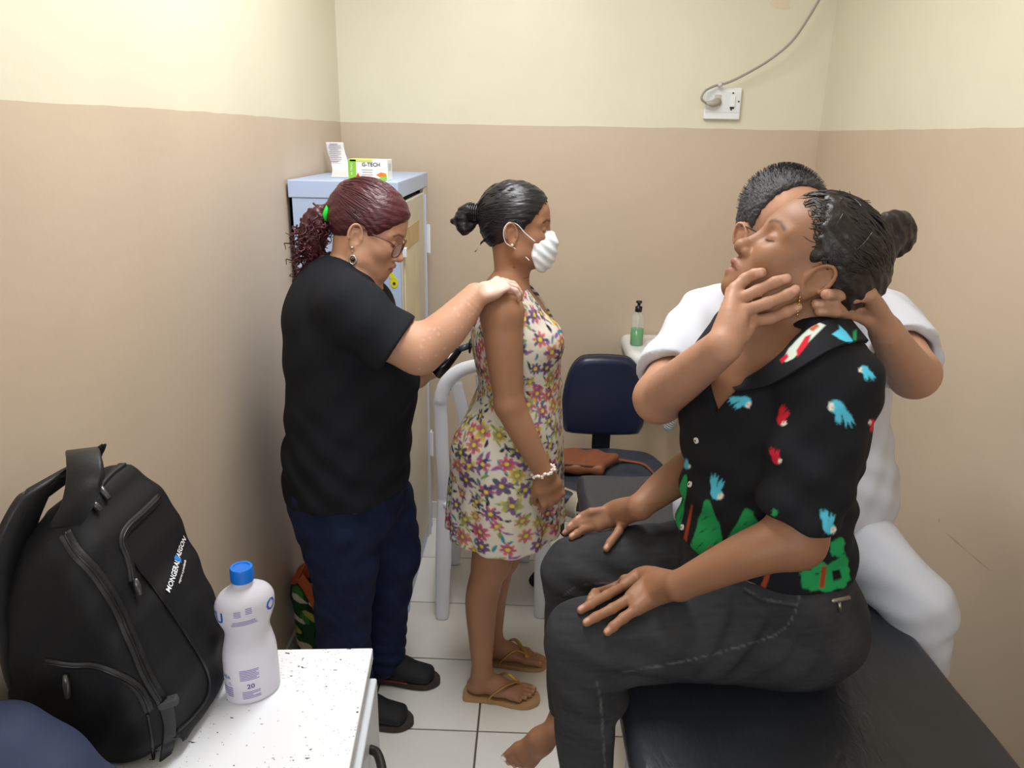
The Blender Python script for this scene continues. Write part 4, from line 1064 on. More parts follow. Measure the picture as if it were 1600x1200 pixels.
# legs
hy = .085
for dy, kn, cf, an, he, fx in ((-hy, (767, 878), (753, 935), (752, 1033), (727, 1062), (1, -.10)), (hy, (783, 868), (770, 920), (764, 1000), (744, 1020), (1, -.06))):
    hp_ = u(788, 735, dy); K = u(*kn, dy); C = u(*cf, dy); N = u(*an, dy)
    h0 = atz(he[0], he[1]+4, .016); h0 = A(h0[0]+.012, YC+dy+.005, .016); N = A(h0[0]+.045, h0[1], .085); Cc = A(C[0], YC+dy, C[2])
    F.chain([hp_, (hp_+K)/2, K], [.088, .074, .056], n=8, k=.03); F.chain([K, Cc, (Cc+N)/2-A(.002, 0, 0), N], [.050, .050, .040, .030], n=8, k=.02)
    F.ell(K+A(.018, 0, .004), (.036, .038, .045), k=.03)
    F.cap(N, h0+A(.03, 0, .03), .031, .026, .02)
    f_ = foot(g2, h0, A(*fx, 0),   .222, True, 1.0, side=1 if dy < 0 else -1)
    # flip-flops: sole and gold thong
    X = unit(A(*fx, 0)); Yv = A(-X[1], X[0], 0)
    sgn = 1 if dy < 0 else -1
    k_ = .945; outl = [(-.012, -.030), (.02, -.036), (.09, -.034), (.16, -.046), (.205, -.044), (.238, -.020), (.242, .012), (.222, .040), (.17, .046), (.09, .036), (.02, .034), (-.012, .026)]
    ff = empty if False else None
    so_ = MB(); so_.prism([tuple(q) for q in spline(np.array(outl)*A(1, sgn)*k_, 4, True)], lambda a, b, d: h0+X*a+Yv*b+A(0, 0, d-.016), .0012, .0158)
    sandal = so_.build('flip_flop', mat('sandal_tan', (176, 138, 96), .6, var=.06), W2)
    GOLD = mat('gold_strap', (176, 140, 66), .35, metal=.35)
    post = h0+X*.172+Yv*.020*sgn+A(0, 0, .001)
    for sd in (1, -1):
        # arching over the instep
        pts = [post+A(0, 0, .004), post+A(0, 0, .034)-X*.014, h0+X*.120+Yv*sd*.030+A(0, 0, .054), h0+X*.085+Yv*sd*.043+A(0, 0, .030), h0+X*.070+Yv*sd*.036+A(0, 0, .001)]
        MB().ribbon(spline(pts, 5), Yv*sd*.3+X*.5+A(0, 0, .4), .012, .004).build('strap', GOLD, sandal, True)
g2.fine = [(hc+A(-.11, -.11, -.14), hc+A(.13, .11, .13), .0026), (wr+A(-.03, -.05, -.14), wr+A(.10, .05, .02), .0028), (A(u(730, 0)[0]-.04, 1.97, .0), A(u(730, 0)[0]+.28, 2.24, .09), .003)]
g2.spot(u(803, 418, -.05), u(803, 418, -.05), .0025, (80, 50, 36)); g2.spot(u(785, 422, -.06), u(785, 422, -.06), .0028, (80, 50, 36))
solid('body', F, .0045, skin_mat('brown_skin'), W2, g2.paint, fine=g2.fine)
# hair
H = Field(); Eh = lambda x, y, z, r, k=.01, op='+', Q=None: H.ell(L2(x, y, z), np.array(r)*S2, R2 if Q is None else R2@Q, k, op)
Eh(-.014, 0, .034, (.101, .082, .088), .02); Eh(.022, 0, .036, (.064, .071, .064), .03); Eh(-.045, 0, -.02, (.055, .062, .055), .03)
hairline(H, L2, R2, front=(.074, .066), mid=(.030, -.004), back=(-.082, -.082), k=.012)
for y in (1, -1): Eh(-.004, y*.080, -.020, (.024, .022, .034), .006, '-')
bun = L2(-.108, 0, .022)
H.chain([L2(-.085, 0, .03), bun], [.030, .018], k=.02)
H.chain([bun, L2(-.140, 0, .030), L2(-.160, 0, .005), L2(-.150, 0, -.022), L2(-.128, 0, -.012)], [.016, .019, .019, .017, .012], n=4, k=.008)
H.chain([L2(-.15, 0, .0), L2(-.185, .01, -.008)], [.016, .008], k=.01); H.ell(L2(-.150, 0, -.022), (.018, .02, .021), k=.006)
H.chain([L2(-.09, -.03, -.05), L2(-.112, -.03, -.085)], [.003, .0012], k=.002)
def strands2(X, Y, Z):
    q = (Z-hc[2])-.35*(X-hc[0]); return .0006*np.sin(q*420+6*np.sin(X*30)+Y*90)+.0007*np.sin(q*230+4*np.sin(X*41+1)+Y*50)+.0005*np.sin(q*690+9*np.sin(X*17+Z*20))
H.warp(strands2)
hr = solid('hair', H, .0028, mat('black_hair', (24, 22, 26), .33, var=.25, vscale=5, bump=.25, bscale=5, stretch=(5, 40, 60)), W2)
locks('', L2, R2, S2, (-.014, 0, .034), (.101, .082, .088), (-.115, 0, .02), MATS['black_hair'], hr, 200, .02, 1.0, .0014, seed=2)
cl = MB()
for i in range(5): cl.tube(spline([L2(-.110-.006*i, -.012, .045), L2(-.112-.006*i, -.024, .030), L2(-.110-.006*i, -.022, .010), L2(-.108-.006*i, -.014, .004)], 4), .0035, 6)
cl.tube([L2(-.106, -.012, .047), L2(-.140, -.012, .044)], .005, 8); cl.tube([L2(-.106, -.018, .006), L2(-.138, -.018, .004)], .004, 8)
cl.build('claw_clip', mat('clip_black', (18, 18, 20), .2), hr, True)
# mask: a pleated white cup hugging the lower face
M_ = Field()
M_.ell(L2(.050, 0, -.062), A(.066, .068, .060)*S2, R2, .01); M_.ell(L2(.088, 0, -.040), A(.026, .028, .034)*S2, R2, .03); M_.ell(L2(.060, 0, -.095), A(.045, .052, .036)*S2, R2, .03)
M_.warp(lambda X, Y, Z: .0020*np.sin(((Z-hc[2])*.9+(X-hc[0])*.75)*260))
def rpl(p, n, k=.006): M_.cut(L2(*p), R2@A(*n), k)
rpl((.10, 0, -.008), (.10, 0, 1)); rpl((.042, 0, -.06), (-1, 0, -.45)); rpl((.04, 0, -.120), (-.2, 0, -1))
M_.ell(L2(.020, .074, -.055), A(.040, .030, .030)*S2, R2, .01, '-'); M_.ell(L2(.020, -.074, -.055), A(.040, .030, .030)*S2, R2, .01, '-')
mk = solid('face_mask', M_, .003, mat('mask_white', (226, 232, 238), .75, bump=.1, bscale=400), W2)
for y in (1, -1):
    lp = [L2(.058, y*.070, -.034), L2(.028, y*.075, -.012), L2(.004, y*.079, .010), L2(-.018, y*.082, .012), L2(-.030, y*.084, -.010), L2(-.022, y*.080, -.042), L2(.006, y*.073, -.058), L2(.034, y*.066, -.078), L2(.046, y*.064, -.088)]
    MB().tube(spline(lp, 5), .0014, 6).build('ear_loop', mat('elastic_white', (236, 236, 238), .6), mk, True)
q = MB(); q.lathe([(.0005, -.0042), (.003, -.003), (.0042, 0), (.003, .003), (.0005, .0042)], L2(-.004, -.082, -.048), 12)
q.build('earring', mat('gold_pearl', (236, 208, 170), .2, metal=.3), W2, True)
# bracelet of chips
br = MB(); wd = unit(u(868, 790, -.20)-wr); wx = unit(np.cross(wd, A(0, 1, 0))); wy = np.cross(wd, wx)
bc = wr-wd*.012
for i in range(22):
    a = 2*math.pi*i/22; p = bc+wx*.031*math.cos(a)+wy*.031*math.sin(a)+wd*.003*math.sin(i*2.3)
    br.box(p, (.0042+.001*math.sin(i*3), .0034, .0040), .001, rotm('Z', i*47)@rotm('X', i*31))
br.build('bracelet', mat('shell_beads', (232, 222, 212), .3), W2)
# dress
D = Field()
tr = torso[:4]
D.chain([u(792, 478), u(800, 510), u(808, 545), u(813, 603)], [(.080, .122), (.107, .163), (.117, .158), (.107, .140)], xd=XD, n=3, k=.02, kin=.02)
for dy in (-.075, .075): D.ell(u(850, 535, dy), (.056, .066, .063), k=.03)
for dy in (-.105, .105): D.chain([u(765, 448, dy), u(800, 462, dy), u(835, 500, dy*.9), u(850, 525, dy*.8)], [(.012, .026)]*4, xd=A(-.3, 0, 1), n=3, k=.012)
sk_ = [u(814, 603), u(806, 650), u(796, 705), u(791, 760), u(790, 815), u(790, 850)]
D.chain(sk_, [(.106, .142), (.128, .172), (.150, .196), (.160, .206), (.164, .212), (.165, .214)], xd=XD, n=4, k=.012, kin=.02)
for dy in (-.075, .075): D.ell(u(752, 705, dy), (.085, .092, .095), k=.04)
# belt seam, folds of the skirt
D.chain([u(872, 595, 0)+A(-.01, 0, 0), u(872, 600, 0)], [.012, .010], k=.02)
def folds(X, Y, Z):
    a = np.arctan2(Y-YC, X-u(790, 800)[0]); w = np.clip((.98-Z)/.45, 0, 1); return -.009*w*np.sin(a*9+2.5*np.sin(a*2)+Z*4)-.004*w*np.sin(a*17+1.0)
D.warp(folds)
D.cut(u(790, 815), A(.05, 0, -1), .002)
# neckline and armholes
D.cap(u(770, 452, -.01), u(852, 490, -.01), .058, .050, k=.01, op='-'); D.ell(u(845, 490), (.06, .045, .05), k=.01, op='-')
hb = D.warp(lambda X, Y, Z: .006*np.sin(np.arctan2(Y-YC, X-.0)*14)*np.clip((.62-Z)/.05, 0, 1)*0)
for dy in (-.21, .21): D.ell(u(786, 500, dy), (.062, .085, .090), k=.01, op='-')
D.chain([u(790, 800), u(790, 880)], [(.140, .185), (.158, .206)], xd=XD, k=.004, op='-')
COLS = [lin(214, 66, 120), lin(226, 200, 70), lin(228, 140, 90), lin(120, 70, 130), lin(60, 60, 90), lin(226, 96, 110), lin(196, 190, 80)]
def dress_paint(V):
    c = np.tile(lin(208, 201, 186), (len(V), 1))
    a = np.arctan2(V[:, 1]-YC, V[:, 0]-u(795, 700)[0]); U = np.stack([a*.165, V[:, 2]], 1)
    r = np.random.default_rng(11)
    def place(n, dmin, seed):
        rr = np.random.default_rng(seed); P = np.zeros((n, 2)); m = 0
        for q in rr.uniform((-.52, .55), (.52, 1.50), (n*8, 2)):
            if m == 0 or ((P[:m]-q)**2).sum(1).min() > dmin*dmin: P[m] = q; m += 1
            if m >= n: break
        return P[:m]
    def near(q, rad): return np.nonzero((np.abs(U[:, 0]-q[0]) < rad) & (np.abs(U[:, 1]-q[1]) < rad))[0]
    TEAL, DARK, PUR = lin(40, 130, 150), lin(40, 42, 56), lin(140, 90, 150)
    for q in place(1700, .0115, 5):           # leaves and dark strokes
        th = r.uniform(0, 6.28); ln = r.uniform(.009, .017); w = r.uniform(.0022, .0052); cc = [TEAL, DARK, PUR, lin(120, 140, 70), lin(90, 110, 130)][r.integers(5)]
        i = near(q, .03); d = U[i]-q; x = d[:, 0]*math.cos(th)+d[:, 1]*math.sin(th); y = -d[:, 0]*math.sin(th)+d[:, 1]*math.cos(th)
        y = y-.15*x*x/ln; dd = np.abs(y)-w*np.maximum(0, 1-(x/ln)**2); c[i] = blend(c[i], sstep(dd, .0022)*(np.abs(x) < ln), cc)
    for q in place(420, .037, 8):            # flowers
        n = r.integers(6, 9); ph = r.uniform(0, 6.28); rad = r.uniform(.016, .028); c1 = COLS[r.integers(len(COLS))]; c2 = COLS[r.integers(len(COLS))]
        i = near(q, .036); d = U[i]-q; rho = np.hypot(d[:, 0], d[:, 1]); th = np.arctan2(d[:, 1], d[:, 0])+ph
        pe = rad*(.50+.50*np.abs(np.cos(th*n/2)))
        kk = np.floor((th+ph)*n/6.283+.5).astype(int); mixc = np.where((kk % 3 == 0)[:, None], c2, c1)
        shade = np.clip(rho/rad, 0, 1)[:, None]; pc = lin(60, 62, 88)*(1-shade)+mixc*shade
        m = sstep(rho-pe, .0025)[:, None]*.92; c[i] = c[i]*(1-m)+pc*m
        c[i] = blend(c[i], sstep(rho-.0055, .002), lin(214, 190, 70)); 
    return c*(1+.03*vnoise(V, 60, 4))[:, None]
ds = solid('dress', D, .0036, mat('flowered_cotton', (208, 201, 186), .8, attr=True, spec=.25, bump=.06, bscale=500), W2, dress_paint)
# ---------------------------------------------------------------- woman in black examining the patient's shoulder
Y1 = 2.00
v = lambda px, py, dy=0.0: at(px, py, Y1+dy)
W1 = empty('person', (v(560, 1050)[0], Y1, 0), 'woman in a black T-shirt and jeans with her hand on the patient\'s shoulder', 'person')
g1 = Fig((192, 146, 120)); F = g1.F
R1 = frame(A(.905, -.06, -.40), A(.40, 0, .905)); S1 = 1.0
h1 = v(577, 356)
L1 = head(g1, h1, R1, S1, nose=1.0, lips=(178, 104, 96), brow=(70, 40, 38), eyes='down', full=1.10, jaw=1.06)
neck(g1, L1, v(540, 445), .060, .072, mid=v(552, 415))
F.ell(L1(.028, 0, -.105), A(.045, .045, .03), R1, k=.03)            # soft chin
XD = A(1, 0, 0)
tors = [v(525, 455), v(535, 500), v(545, 560), v(548, 640), v(545, 710), v(540, 760)]
F.chain(tors, [(.085, .13), (.135, .185), (.155, .19), (.160, .195), (.160, .200), (.145, .19)], xd=XD, n=3, k=.03, kin=.02)
sh = v(545, 480, -.175); el = v(655, 548, -.19); wr = v(743, 462, -.125)
F.chain([v(532, 450, -.06), v(538, 465, -.12), sh], [.06, .062, .064], k=.03)
F.chain([sh, v(600, 520, -.19), el], [.064, .062, .054], n=8, k=.02); F.chain([el, v(700, 512, -.165), wr], [.056, .050, .032], n=8, k=.025)
hX = unit(v(796, 440, -.075)-wr)
hand(g1, wr, hX, A(-.35, -.35, 1), 1, s=.95, curl=((28, 30, 20), (30, 32, 22), (32, 34, 24), (34, 36, 26)), spread=(6, 2, -3, -8), tdir=(.6, .7, -.3), fat=1.08)
shf = v(545, 475, .17); elf = v(590, 600, .20); wrf = v(652, 590, .09)
F.chain([v(540, 460, .06), shf], [.06, .062], k=.03); F.chain([shf, elf], [.06, .05], k=.02); F.chain([elf, wrf], [.05, .032], k=.02)
hand(g1, wrf, v(700, 560, .05)-wrf, A(.1, -.6, -.8), -1, s=.95, curl=((50, 70, 40), (52, 75, 40), (54, 75, 40), (55, 75, 40)), tdir=(.7, .5, -.4), tcurl=(.8, -.3, -.5), fat=1.05)
# legs (inside the jeans)
shoe = {}
for nm, hp_, kn, an in (('near', v(520, 775, -.095), v(532, 890, -.10), A(-.520, 1.905, .075)), ('far', v(585, 790, .09), v(615, 862, .10), A(-.462, 2.09, .075))):
    F.chain([hp_, (hp_+kn)/2, kn], [.095, .085, .062], n=3, k=.03); F.chain([kn, (kn+an)/2, an], [.058, .052, .036], n=3, k=.02)
    foot(g1, an+A(-.045, 0, -.058), A(1, -.10, 0), .225, False)
# vitiligo patches on the hand and forearm
r = np.random.default_rng(4)
for px, py, rr in ((775, 445, .030), (795, 440, .024), (760, 455, .014), (805, 452, .02), (752, 440, .010), (765, 432, .018), (785, 430, .02)): g1.spot(v(px, py, -.16), v(px+6, py-3, -.02), rr, (226, 190, 176), .010, .8)
for i in range(40):
    t = r.uniform(); a = el*(1-t)+wr*t; d = A(r.normal()*.02, -.04, r.normal()*.025); g1.spot(a+d, a+d+A(0, -.02, 0), r.uniform(.0015, .0035), (222, 178, 152), .003, .6)
g1.spot(L1(.10, -.01, -.040), L1(.10, .01, -.040), .010, (222, 150, 130), .012, .5)
g1.fine = [(h1+A(-.12, -.11, -.16), h1+A(.14, .11, .13), .0026), (wr+A(-.02, -.06, -.07), wr+A(.17, .09, .09), .0028)]
solid('body', F, .005, skin_mat('light_skin'), W1, g1.paint, fine=g1.fine)
# hair
H = Field(); Eh = lambda x, y, z, r_, k=.01, op='+': H.ell(L1(x, y, z), np.array(r_)*S1, R1, k, op)
Eh(-.014, 0, .034, (.100, .082, .088), .02); Eh(.022, 0, .034, (.068, .071, .066), .03); Eh(-.050, 0, -.005, (.052, .066, .055), .03)
hairline(H, L1, R1, front=(.082, .056), mid=(.030, -.010), back=(-.082, -.062), k=.012)
for y in (1, -1): Eh(-.004, y*.080, -.020, (.024, .022, .034), .006, '-')
tie = v(511, 331); H.chain([L1(-.075, 0, .045), tie], [.040, .016], k=.02)
H.warp(lambda X, Y, Z: .0005*np.sin(((Z-h1[2])*1.0+.55*(X-h1[0]))*460+5*np.sin(X*26)+Y*80)+.0008*np.sin(((Z-h1[2])*1.0+.5*(X-h1[0]))*240+6*np.sin(X*33+1)+Y*60))
HM1 = mat('auburn_hair', (72, 28, 36), .36, var=.45, vscale=4, bump=.25, bscale=5, stretch=(6, 40, 50))
hr = solid('hair', H, .003, HM1, W1)
locks('', L1, R1, S1, (-.014, 0, .034), (.100, .082, .088), (-.11, 0, .05), HM1, hr, 200, .03, 1.2, .0015, seed=5)
MB().tube(spline([tie+A(.010*math.cos(a)+.004, .021*math.sin(a), .022*math.cos(a)) for a in np.linspace(0, 2*math.pi, 14, endpoint=False)], 2, True), .0085, 10, closed=True).build('green_hair_tie', mat('neon_green', (40, 225, 70), .6), hr, True)
PT = Field(); PT.chain([tie, v(500, 336), v(490, 358), v(488, 385), v(494, 398)], [.016, .026, .034, .030, .016], n=4, k=.01)
PT.warp(lambda X, Y, Z: .004*np.sin(X*170+Z*60)*np.sin(Z*150+Y*120)+.003*np.sin(Y*180+X*90))
pn = solid('ponytail', PT, .0035, HM1, hr)
cu = MB(); r = np.random.default_rng(3)
for i in range(260):
    t = r.uniform(.1, 1); base = [v(505, 338), v(488, 362), v(484, 390), v(492, 405)][min(3, int(t*4))]
    p = base+r.normal(size=3)*A(.022, .022, .016); d = A(r.normal()*.6-.25, r.normal()*.6-.1, -1); ph = r.uniform(0, 6); rad = r.uniform(.004, .009); ln = r.uniform(.03, .065)
    d = unit(d); e1 = unit(np.cross(d, A(0, 1, .1))); e2 = np.cross(d, e1); pts = [p+d*ln*k/12+rad*(e1*math.cos(ph+k*.9)+e2*math.sin(ph+k*.9)) for k in range(13)]
    cu.tube(pts, list(np.linspace(.0030, .0009, 13)), 4)
co = cu.build('ponytail_curls', HM1, hr, True); co['kind'] = 'stuff'
# glasses
def glasses(L, parent, rgb, s=1.0, metal=0.0, w=.027, h=.019, thick=.0016, drop=0.0, tz=.004, x=.099, lens=True):
    m = mat('frame_%d_%d' % (rgb[0], rgb[1]), rgb, .3, metal=metal)
    gl = None
    fr_ = MB()
    for y in (1, -1):
        pts = [L(x-.004*abs(math.cos(a))*0-.010*(abs(y*.033+w*math.cos(a))/.06)**2, y*.034+w*math.copysign(abs(math.cos(a))**.7, math.cos(a)), -.008+drop+h*math.copysign(abs(math.sin(a))**.7, math.sin(a))) for a in np.linspace(0, 2*math.pi, 24, endpoint=False)]
        fr_.tube(pts, thick*s, 6, closed=True)
    fr_.tube([L(x, .009, -.004+drop), L(x+.002, 0, -.001+drop), L(x, -.009, -.004+drop)], thick*s, 6)
    for y in (1, -1): fr_.tube(spline([L(x-.012, y*.061, drop+.004), L(x-.028, y*.0715, tz), L(.03, y*.0735, tz-.001), L(-.012, y*.0785, tz), L(-.026, y*.0765, tz-.014)], 4), thick*1.1*s, 6)
    gl = fr_.build('glasses', m, parent, True)
    for y in (1, -1):
        n = 20; pts = [L(x-.0005-.010*(abs(y*.033+w*math.cos(a))/.06)**2, y*.034+w*.97*math.copysign(abs(math.cos(a))**.7, math.cos(a)), -.008+drop+h*.97*math.copysign(abs(math.sin(a))**.7, math.sin(a))) for a in np.linspace(0, 2*math.pi, n, endpoint=False)]
        back = [p-(L(.001, 0, 0)-L(0, 0, 0)) for p in pts]
        q = MB(); q.add(pts+back, [tuple(range(n)), tuple(range(2*n-1, n-1, -1))]+[(i, (i+1) % n, (i+1) % n+n, i+n) for i in range(n)]); q.build('lens', mat('lens_glass', (200, 205, 210), .05, alpha=.18), gl)
    return gl
glasses(L1, W1, (96, 44, 46), drop=-.006, h=.020)
er = MB(); e0 = L1(-.004, -.083, -.048)
er.lathe([(.0005, -.004), (.003, -.003), (.004, 0), (.003, .003), (.0005, .004)], e0, 10); er.tube([e0, e0+A(.001, -.001, -.018)], .0012, 6)
eo = er.build('earring', mat('silver', (190, 186, 180), .25, metal=.9), W1, True)
q = MB(); c0 = e0+A(.001, -.002, -.030); q.tube(spline([c0+A(.0085*math.cos(a), 0, .011*math.sin(a)) for a in np.linspace(0, 2*math.pi, 12, endpoint=False)], 2, True), .0028, 6, closed=True); q.build('earring_drop', mat('silver', (190, 186, 180), .25, metal=.9), eo, True)
q = MB(); q.lathe([(.0005, -.005), (.004, -.003), (.005, 0), (.004, .003), (.0005, .005)], c0, 10); q.build('black_stone', mat('black_stone', (14, 14, 16), .1), eo, True)
# T-shirt
TS = Field()
TS.chain([v(522, 452), v(532, 495), v(544, 560), v(548, 640), v(544, 705), v(541, 752)], [(.088, .14), (.138, .195), (.157, .200), (.163, .205), (.166, .212), (.165, .212)], xd=XD, n=4, k=.02, kin=.02)
TS.chain([v(530, 447, -.05), v(538, 462, -.12), v(548, 482, -.178)], [.066, .070, .076], k=.04); 
SL = Field(); SL.chain([v(548, 482, -.178), v(582, 510, -.188), v(640, 555, -.198)], [.076, .078, .082], n=6); SL.cut(v(617, 541, -.19), unit(v(640, 556, -.19)-v(600, 530, -.19)), .002)
SL.chain([v(618, 541, -.19)-A(.045, 0, -.03), v(650, 563, -.2)], [.058, .074], k=.003, op='-')
TS.sub(SL, .03)
TS.chain([v(545, 462, .10), shf, v(565, 560, .195)], [.066, .072, .076], k=.03)
for dy in (-.07, .07): TS.ell(v(610, 590, dy), (.075, .085, .085), k=.05)
TS.chain([v(492, 424), v(520, 432), v(560, 446), v(592, 458)], [(.078, .080)]*2+[(.060, .070), (.03, .05)], xd=A(.5, 0, 1), n=2, k=.02) if False else None
def wr1(X, Y, Z): return .0045*np.sin((Z*1.0+.55*X)*62+4*np.sin(X*9+Y*3))*np.clip((1.10-Z)/.25, 0, 1)+.003*np.sin((X*.8-Z*.9)*55+Y*20)
TS.warp(wr1)
TS.cut(v(540, 752), A(.05, 0, -1), .003)
# neck opening and standing collar
nax = unit(v(556, 405)-v(538, 452)); TS.cap(v(541, 442)-nax*.0, v(566, 392), .066, .072, k=.006, op='-')
cr = []; cc = v(538, 436); e1 = unit(np.cross(nax, A(0, 1, 0))); e2 = A(0, 1, 0)
for a in np.linspace(0, 2*math.pi, 22, endpoint=False): cr.append(cc+e1*.078*math.cos(a)+e2*.074*math.sin(a)+nax*(.006+.012*-math.cos(a)))
TS.chain(cr+[cr[0]], [(.0065, .021)]*23, xd=-nax, n=1, k=.006) if False else None
BLACKT = mat('black_jersey', (29, 31, 36), .85, spec=.15, bump=.08, bscale=350)
ts = solid('t_shirt', TS, .005, BLACKT, W1)
b = MB(); n = len(cr)
vs = []; fs = []
for i, p in enumerate(cr):
    o = unit(p-cc-nax*((p-cc)@nax)); 
    for rr, hh in ((.0, -.024), (.003, .0), (.001, .024), (-.004, .024), (-.003, .0), (-.004, -.024)): vs.append(p+o*rr+nax*hh-o*.010*(hh/.024+1)*.5)
for i in range(n):
    for k in range(6): fs.append((i*6+k, i*6+(k+1) % 6, ((i+1) % n)*6+(k+1) % 6, ((i+1) % n)*6+k))
b.add(vs, fs); b.build('collar', BLACKT, ts, True, sub=1)
# jeans
J = Field()
J.chain([v(545, 735), v(548, 775)], [(.158, .195), (.150, .19)], xd=XD, k=.02)
nh, nk, na = v(517, 780, -.09), v(538, 885, -.10), A(-.515, 1.905, .06); fh, fk, fa_ = v(590, 785, .09), v(612, 868, .10), A(-.452, 2.09, .07)
J.chain([nh, (nh+nk)/2, nk], [.118, .108, .092], n=4, k=.03); J.chain([nk, (nk+na)/2+A(-.012, 0, 0), na], [.092, .078, .070], n=4, k=.02)
J.chain([fh, (fh+fk)/2, fk], [.112, .102, .086], n=4, k=.03); J.chain([fk, (fk+fa_)/2+A(-.006, 0, 0), fa_], [.086, .072, .066], n=4, k=.02)
J.warp(lambda X, Y, Z: .0016*np.sin(Z*85+X*64+3*np.sin(X*22+Z*13))*np.clip(1.3-np.abs(Z-.50)*2.2, .25, 1)+.0018*np.sin(Z*47-X*60+2*np.sin(Z*20))+.003*np.sin(Z*150+X*40)*np.clip((.25-Z)/.15, 0, 1))
J.cut(v(545, 735), A(0, 0, 1)); J.cut(A(0, 0, .032), A(0, 0, -1), .004)
def denim(dark, light):
    def p(V):
        n = vnoise(V, 70, 1); c = np.tile(lin(*dark), (len(V), 1)); return blend(c, .35+.4*n+.25*vnoise(V*A(1, 1, 3), 150, 6), lin(*light))
    return p
solid('jeans', J, .005, mat('dark_denim', (26, 38, 70), .75, attr=True, spec=.2, bump=.12, bscale=500), W1, denim((20, 28, 54), (34, 48, 84)))
# shoes
for an, sdx in ((A(-.520, 1.905, .075), 0), (A(-.462, 2.09, .075), 0)):
    h0 = an+A(-.05, 0, -.073); X = unit(A(1, -.10, 0)); Yv = A(-X[1], X[0], 0); Rr = np.stack([X, Yv, A(0, 0, 1)], 1)
    q = lambda x, y, z: h0+Rr@A(x, y, z)
    SH = Field(); SH.ecap(q(.03, 0, .050), q(.12, 0, .046), (.036, .040), (.042, .036), Yv, .02); SH.ecap(q(.12, 0, .042), q(.205, 0, .030), (.044, .034), (.043, .024), Yv, .02); SH.ell(q(.03, 0, .075), (.036, .034, .03), k=.02)
    SH.cut(A(0, 0, .020), A(0, 0, -1), .003); so_ = solid('shoe', SH, .004, mat('black_mesh', (20, 22, 25), .7, bump=.25, bscale=300), W1)
    ou = [(-.012, -.030), (.03, -.040), (.10, -.040), (.17, -.049), (.22, -.044), (.252, -.015), (.252, .015), (.22, .044), (.17, .049), (.10, .040), (.03, .040), (-.012, .030)]
    b = MB(); b.prism([tuple(e) for e in spline(np.array(ou)*A(.97, .90), 4, True)], lambda a, b_, d: q(a, b_, d), .0012, .020); b.build('sole', mat('sole_dark', (58, 48, 46), .7), so_)
    b = MB(); b.tube(spline([q(.02, -.041, .022), q(.10, -.0415, .024), q(.15, -.0455, .023)], 4), .003, 6); b.build('red_trim', mat('red_trim', (120, 52, 50), .6), so_, True)
# --- the instrument in her far hand
dm = empty('dermatoscope', v(705, 560, .05), 'black hand-held dermatoscope pressed to the patient\'s back', 'instrument')
a, b_ = v(684, 580, .05), v(717, 546, .07); c_ = v(734, 540, .08)
ax = unit(b_-a)
MB().tube([a-ax*.012, a-ax*.010, a+ax*.03, b_], [.016, .0195, .019, .011], 18).build('handle', mat('black_gloss', (12, 12, 14), .2), dm, True)
MB().tube([a-ax*.0135, a-ax*.0125], [.0165, .0175], 18).build('gold_rim', mat('brass', (190, 160, 90), .25, metal=1.0), dm, True)
MB().tube([b_, c_], .009, 12).build('neck', mat('grey_collar', (52, 58, 70), .35), dm, True)
MB().tube([c_-A(.003, 0, 0), c_, c_+A(.006, 0, -.001)], [.012, .022, .022], 18).build('contact_head', mat('black_gloss', (12, 12, 14), .2), dm, True)
# ---------------------------------------------------------------- seated woman in the parrot shirt
Y3 = 1.22
w3 = lambda px, py, Y=Y3: at(px, py, Y)
W3 = empty('person', (.44, 1.2, BT), 'woman in a black parrot-print shirt and grey jeans sitting on the bed', 'person')
g3 = Fig((142, 101, 76)); F = g3.F
yaw = R_(16); fw3 = A(-math.cos(yaw), -math.sin(yaw), 0); lf3 = A(math.sin(yaw), -math.cos(yaw), 0)
hy_ = R_(-6); hp__ = R_(33)
fh = A(-math.cos(hp__)*math.cos(hy_), -math.cos(hp__)*math.sin(hy_), math.sin(hp__)); R3 = frame(fh, A(0, .05, 1)); S3 = .94
ear3 = at(1278, 438, 1.115); h3 = ear3-S3*(R3@A(-.010, .0735, -.016))
L3 = head(g3, h3, R3, S3, nose=1.12, lips=(138, 82, 76), brow=(70, 48, 40), eyes='down', full=1.04, mouth_open=.004, jaw=1.0)
nb3 = w3(1238, 545, 1.22); neck(g3, L3, nb3, .060, .068, mid=w3(1252, 498, 1.205))
TO3 = Field(); TO3.chain([nb3, w3(1205, 580), w3(1195, 640), w3(1193, 720), w3(1190, 800), w3(1187, 880), w3(1192, 925)], [(.065, .10), (.092, .145), (.100, .145), (.102, .145), (.108, .148), (.116, .158), (.11, .165)], xd=fw3, n=4, k=.03, kin=.02); F.merge(TO3)
sh3 = w3(1290, 604, 1.075); el3 = w3(1243, 842, 1.01); wr3 = w3(1062, 915, 1.045)
F.chain([w3(1262, 555, 1.15), sh3], [.062, .060], k=.04); F.chain([sh3, w3(1272, 720, 1.04), el3], [.052, .046, .041], n=8, k=.03)
F.chain([el3, w3(1165, 868, 1.01), wr3], [.042, .034, .0235], n=8, k=.02)
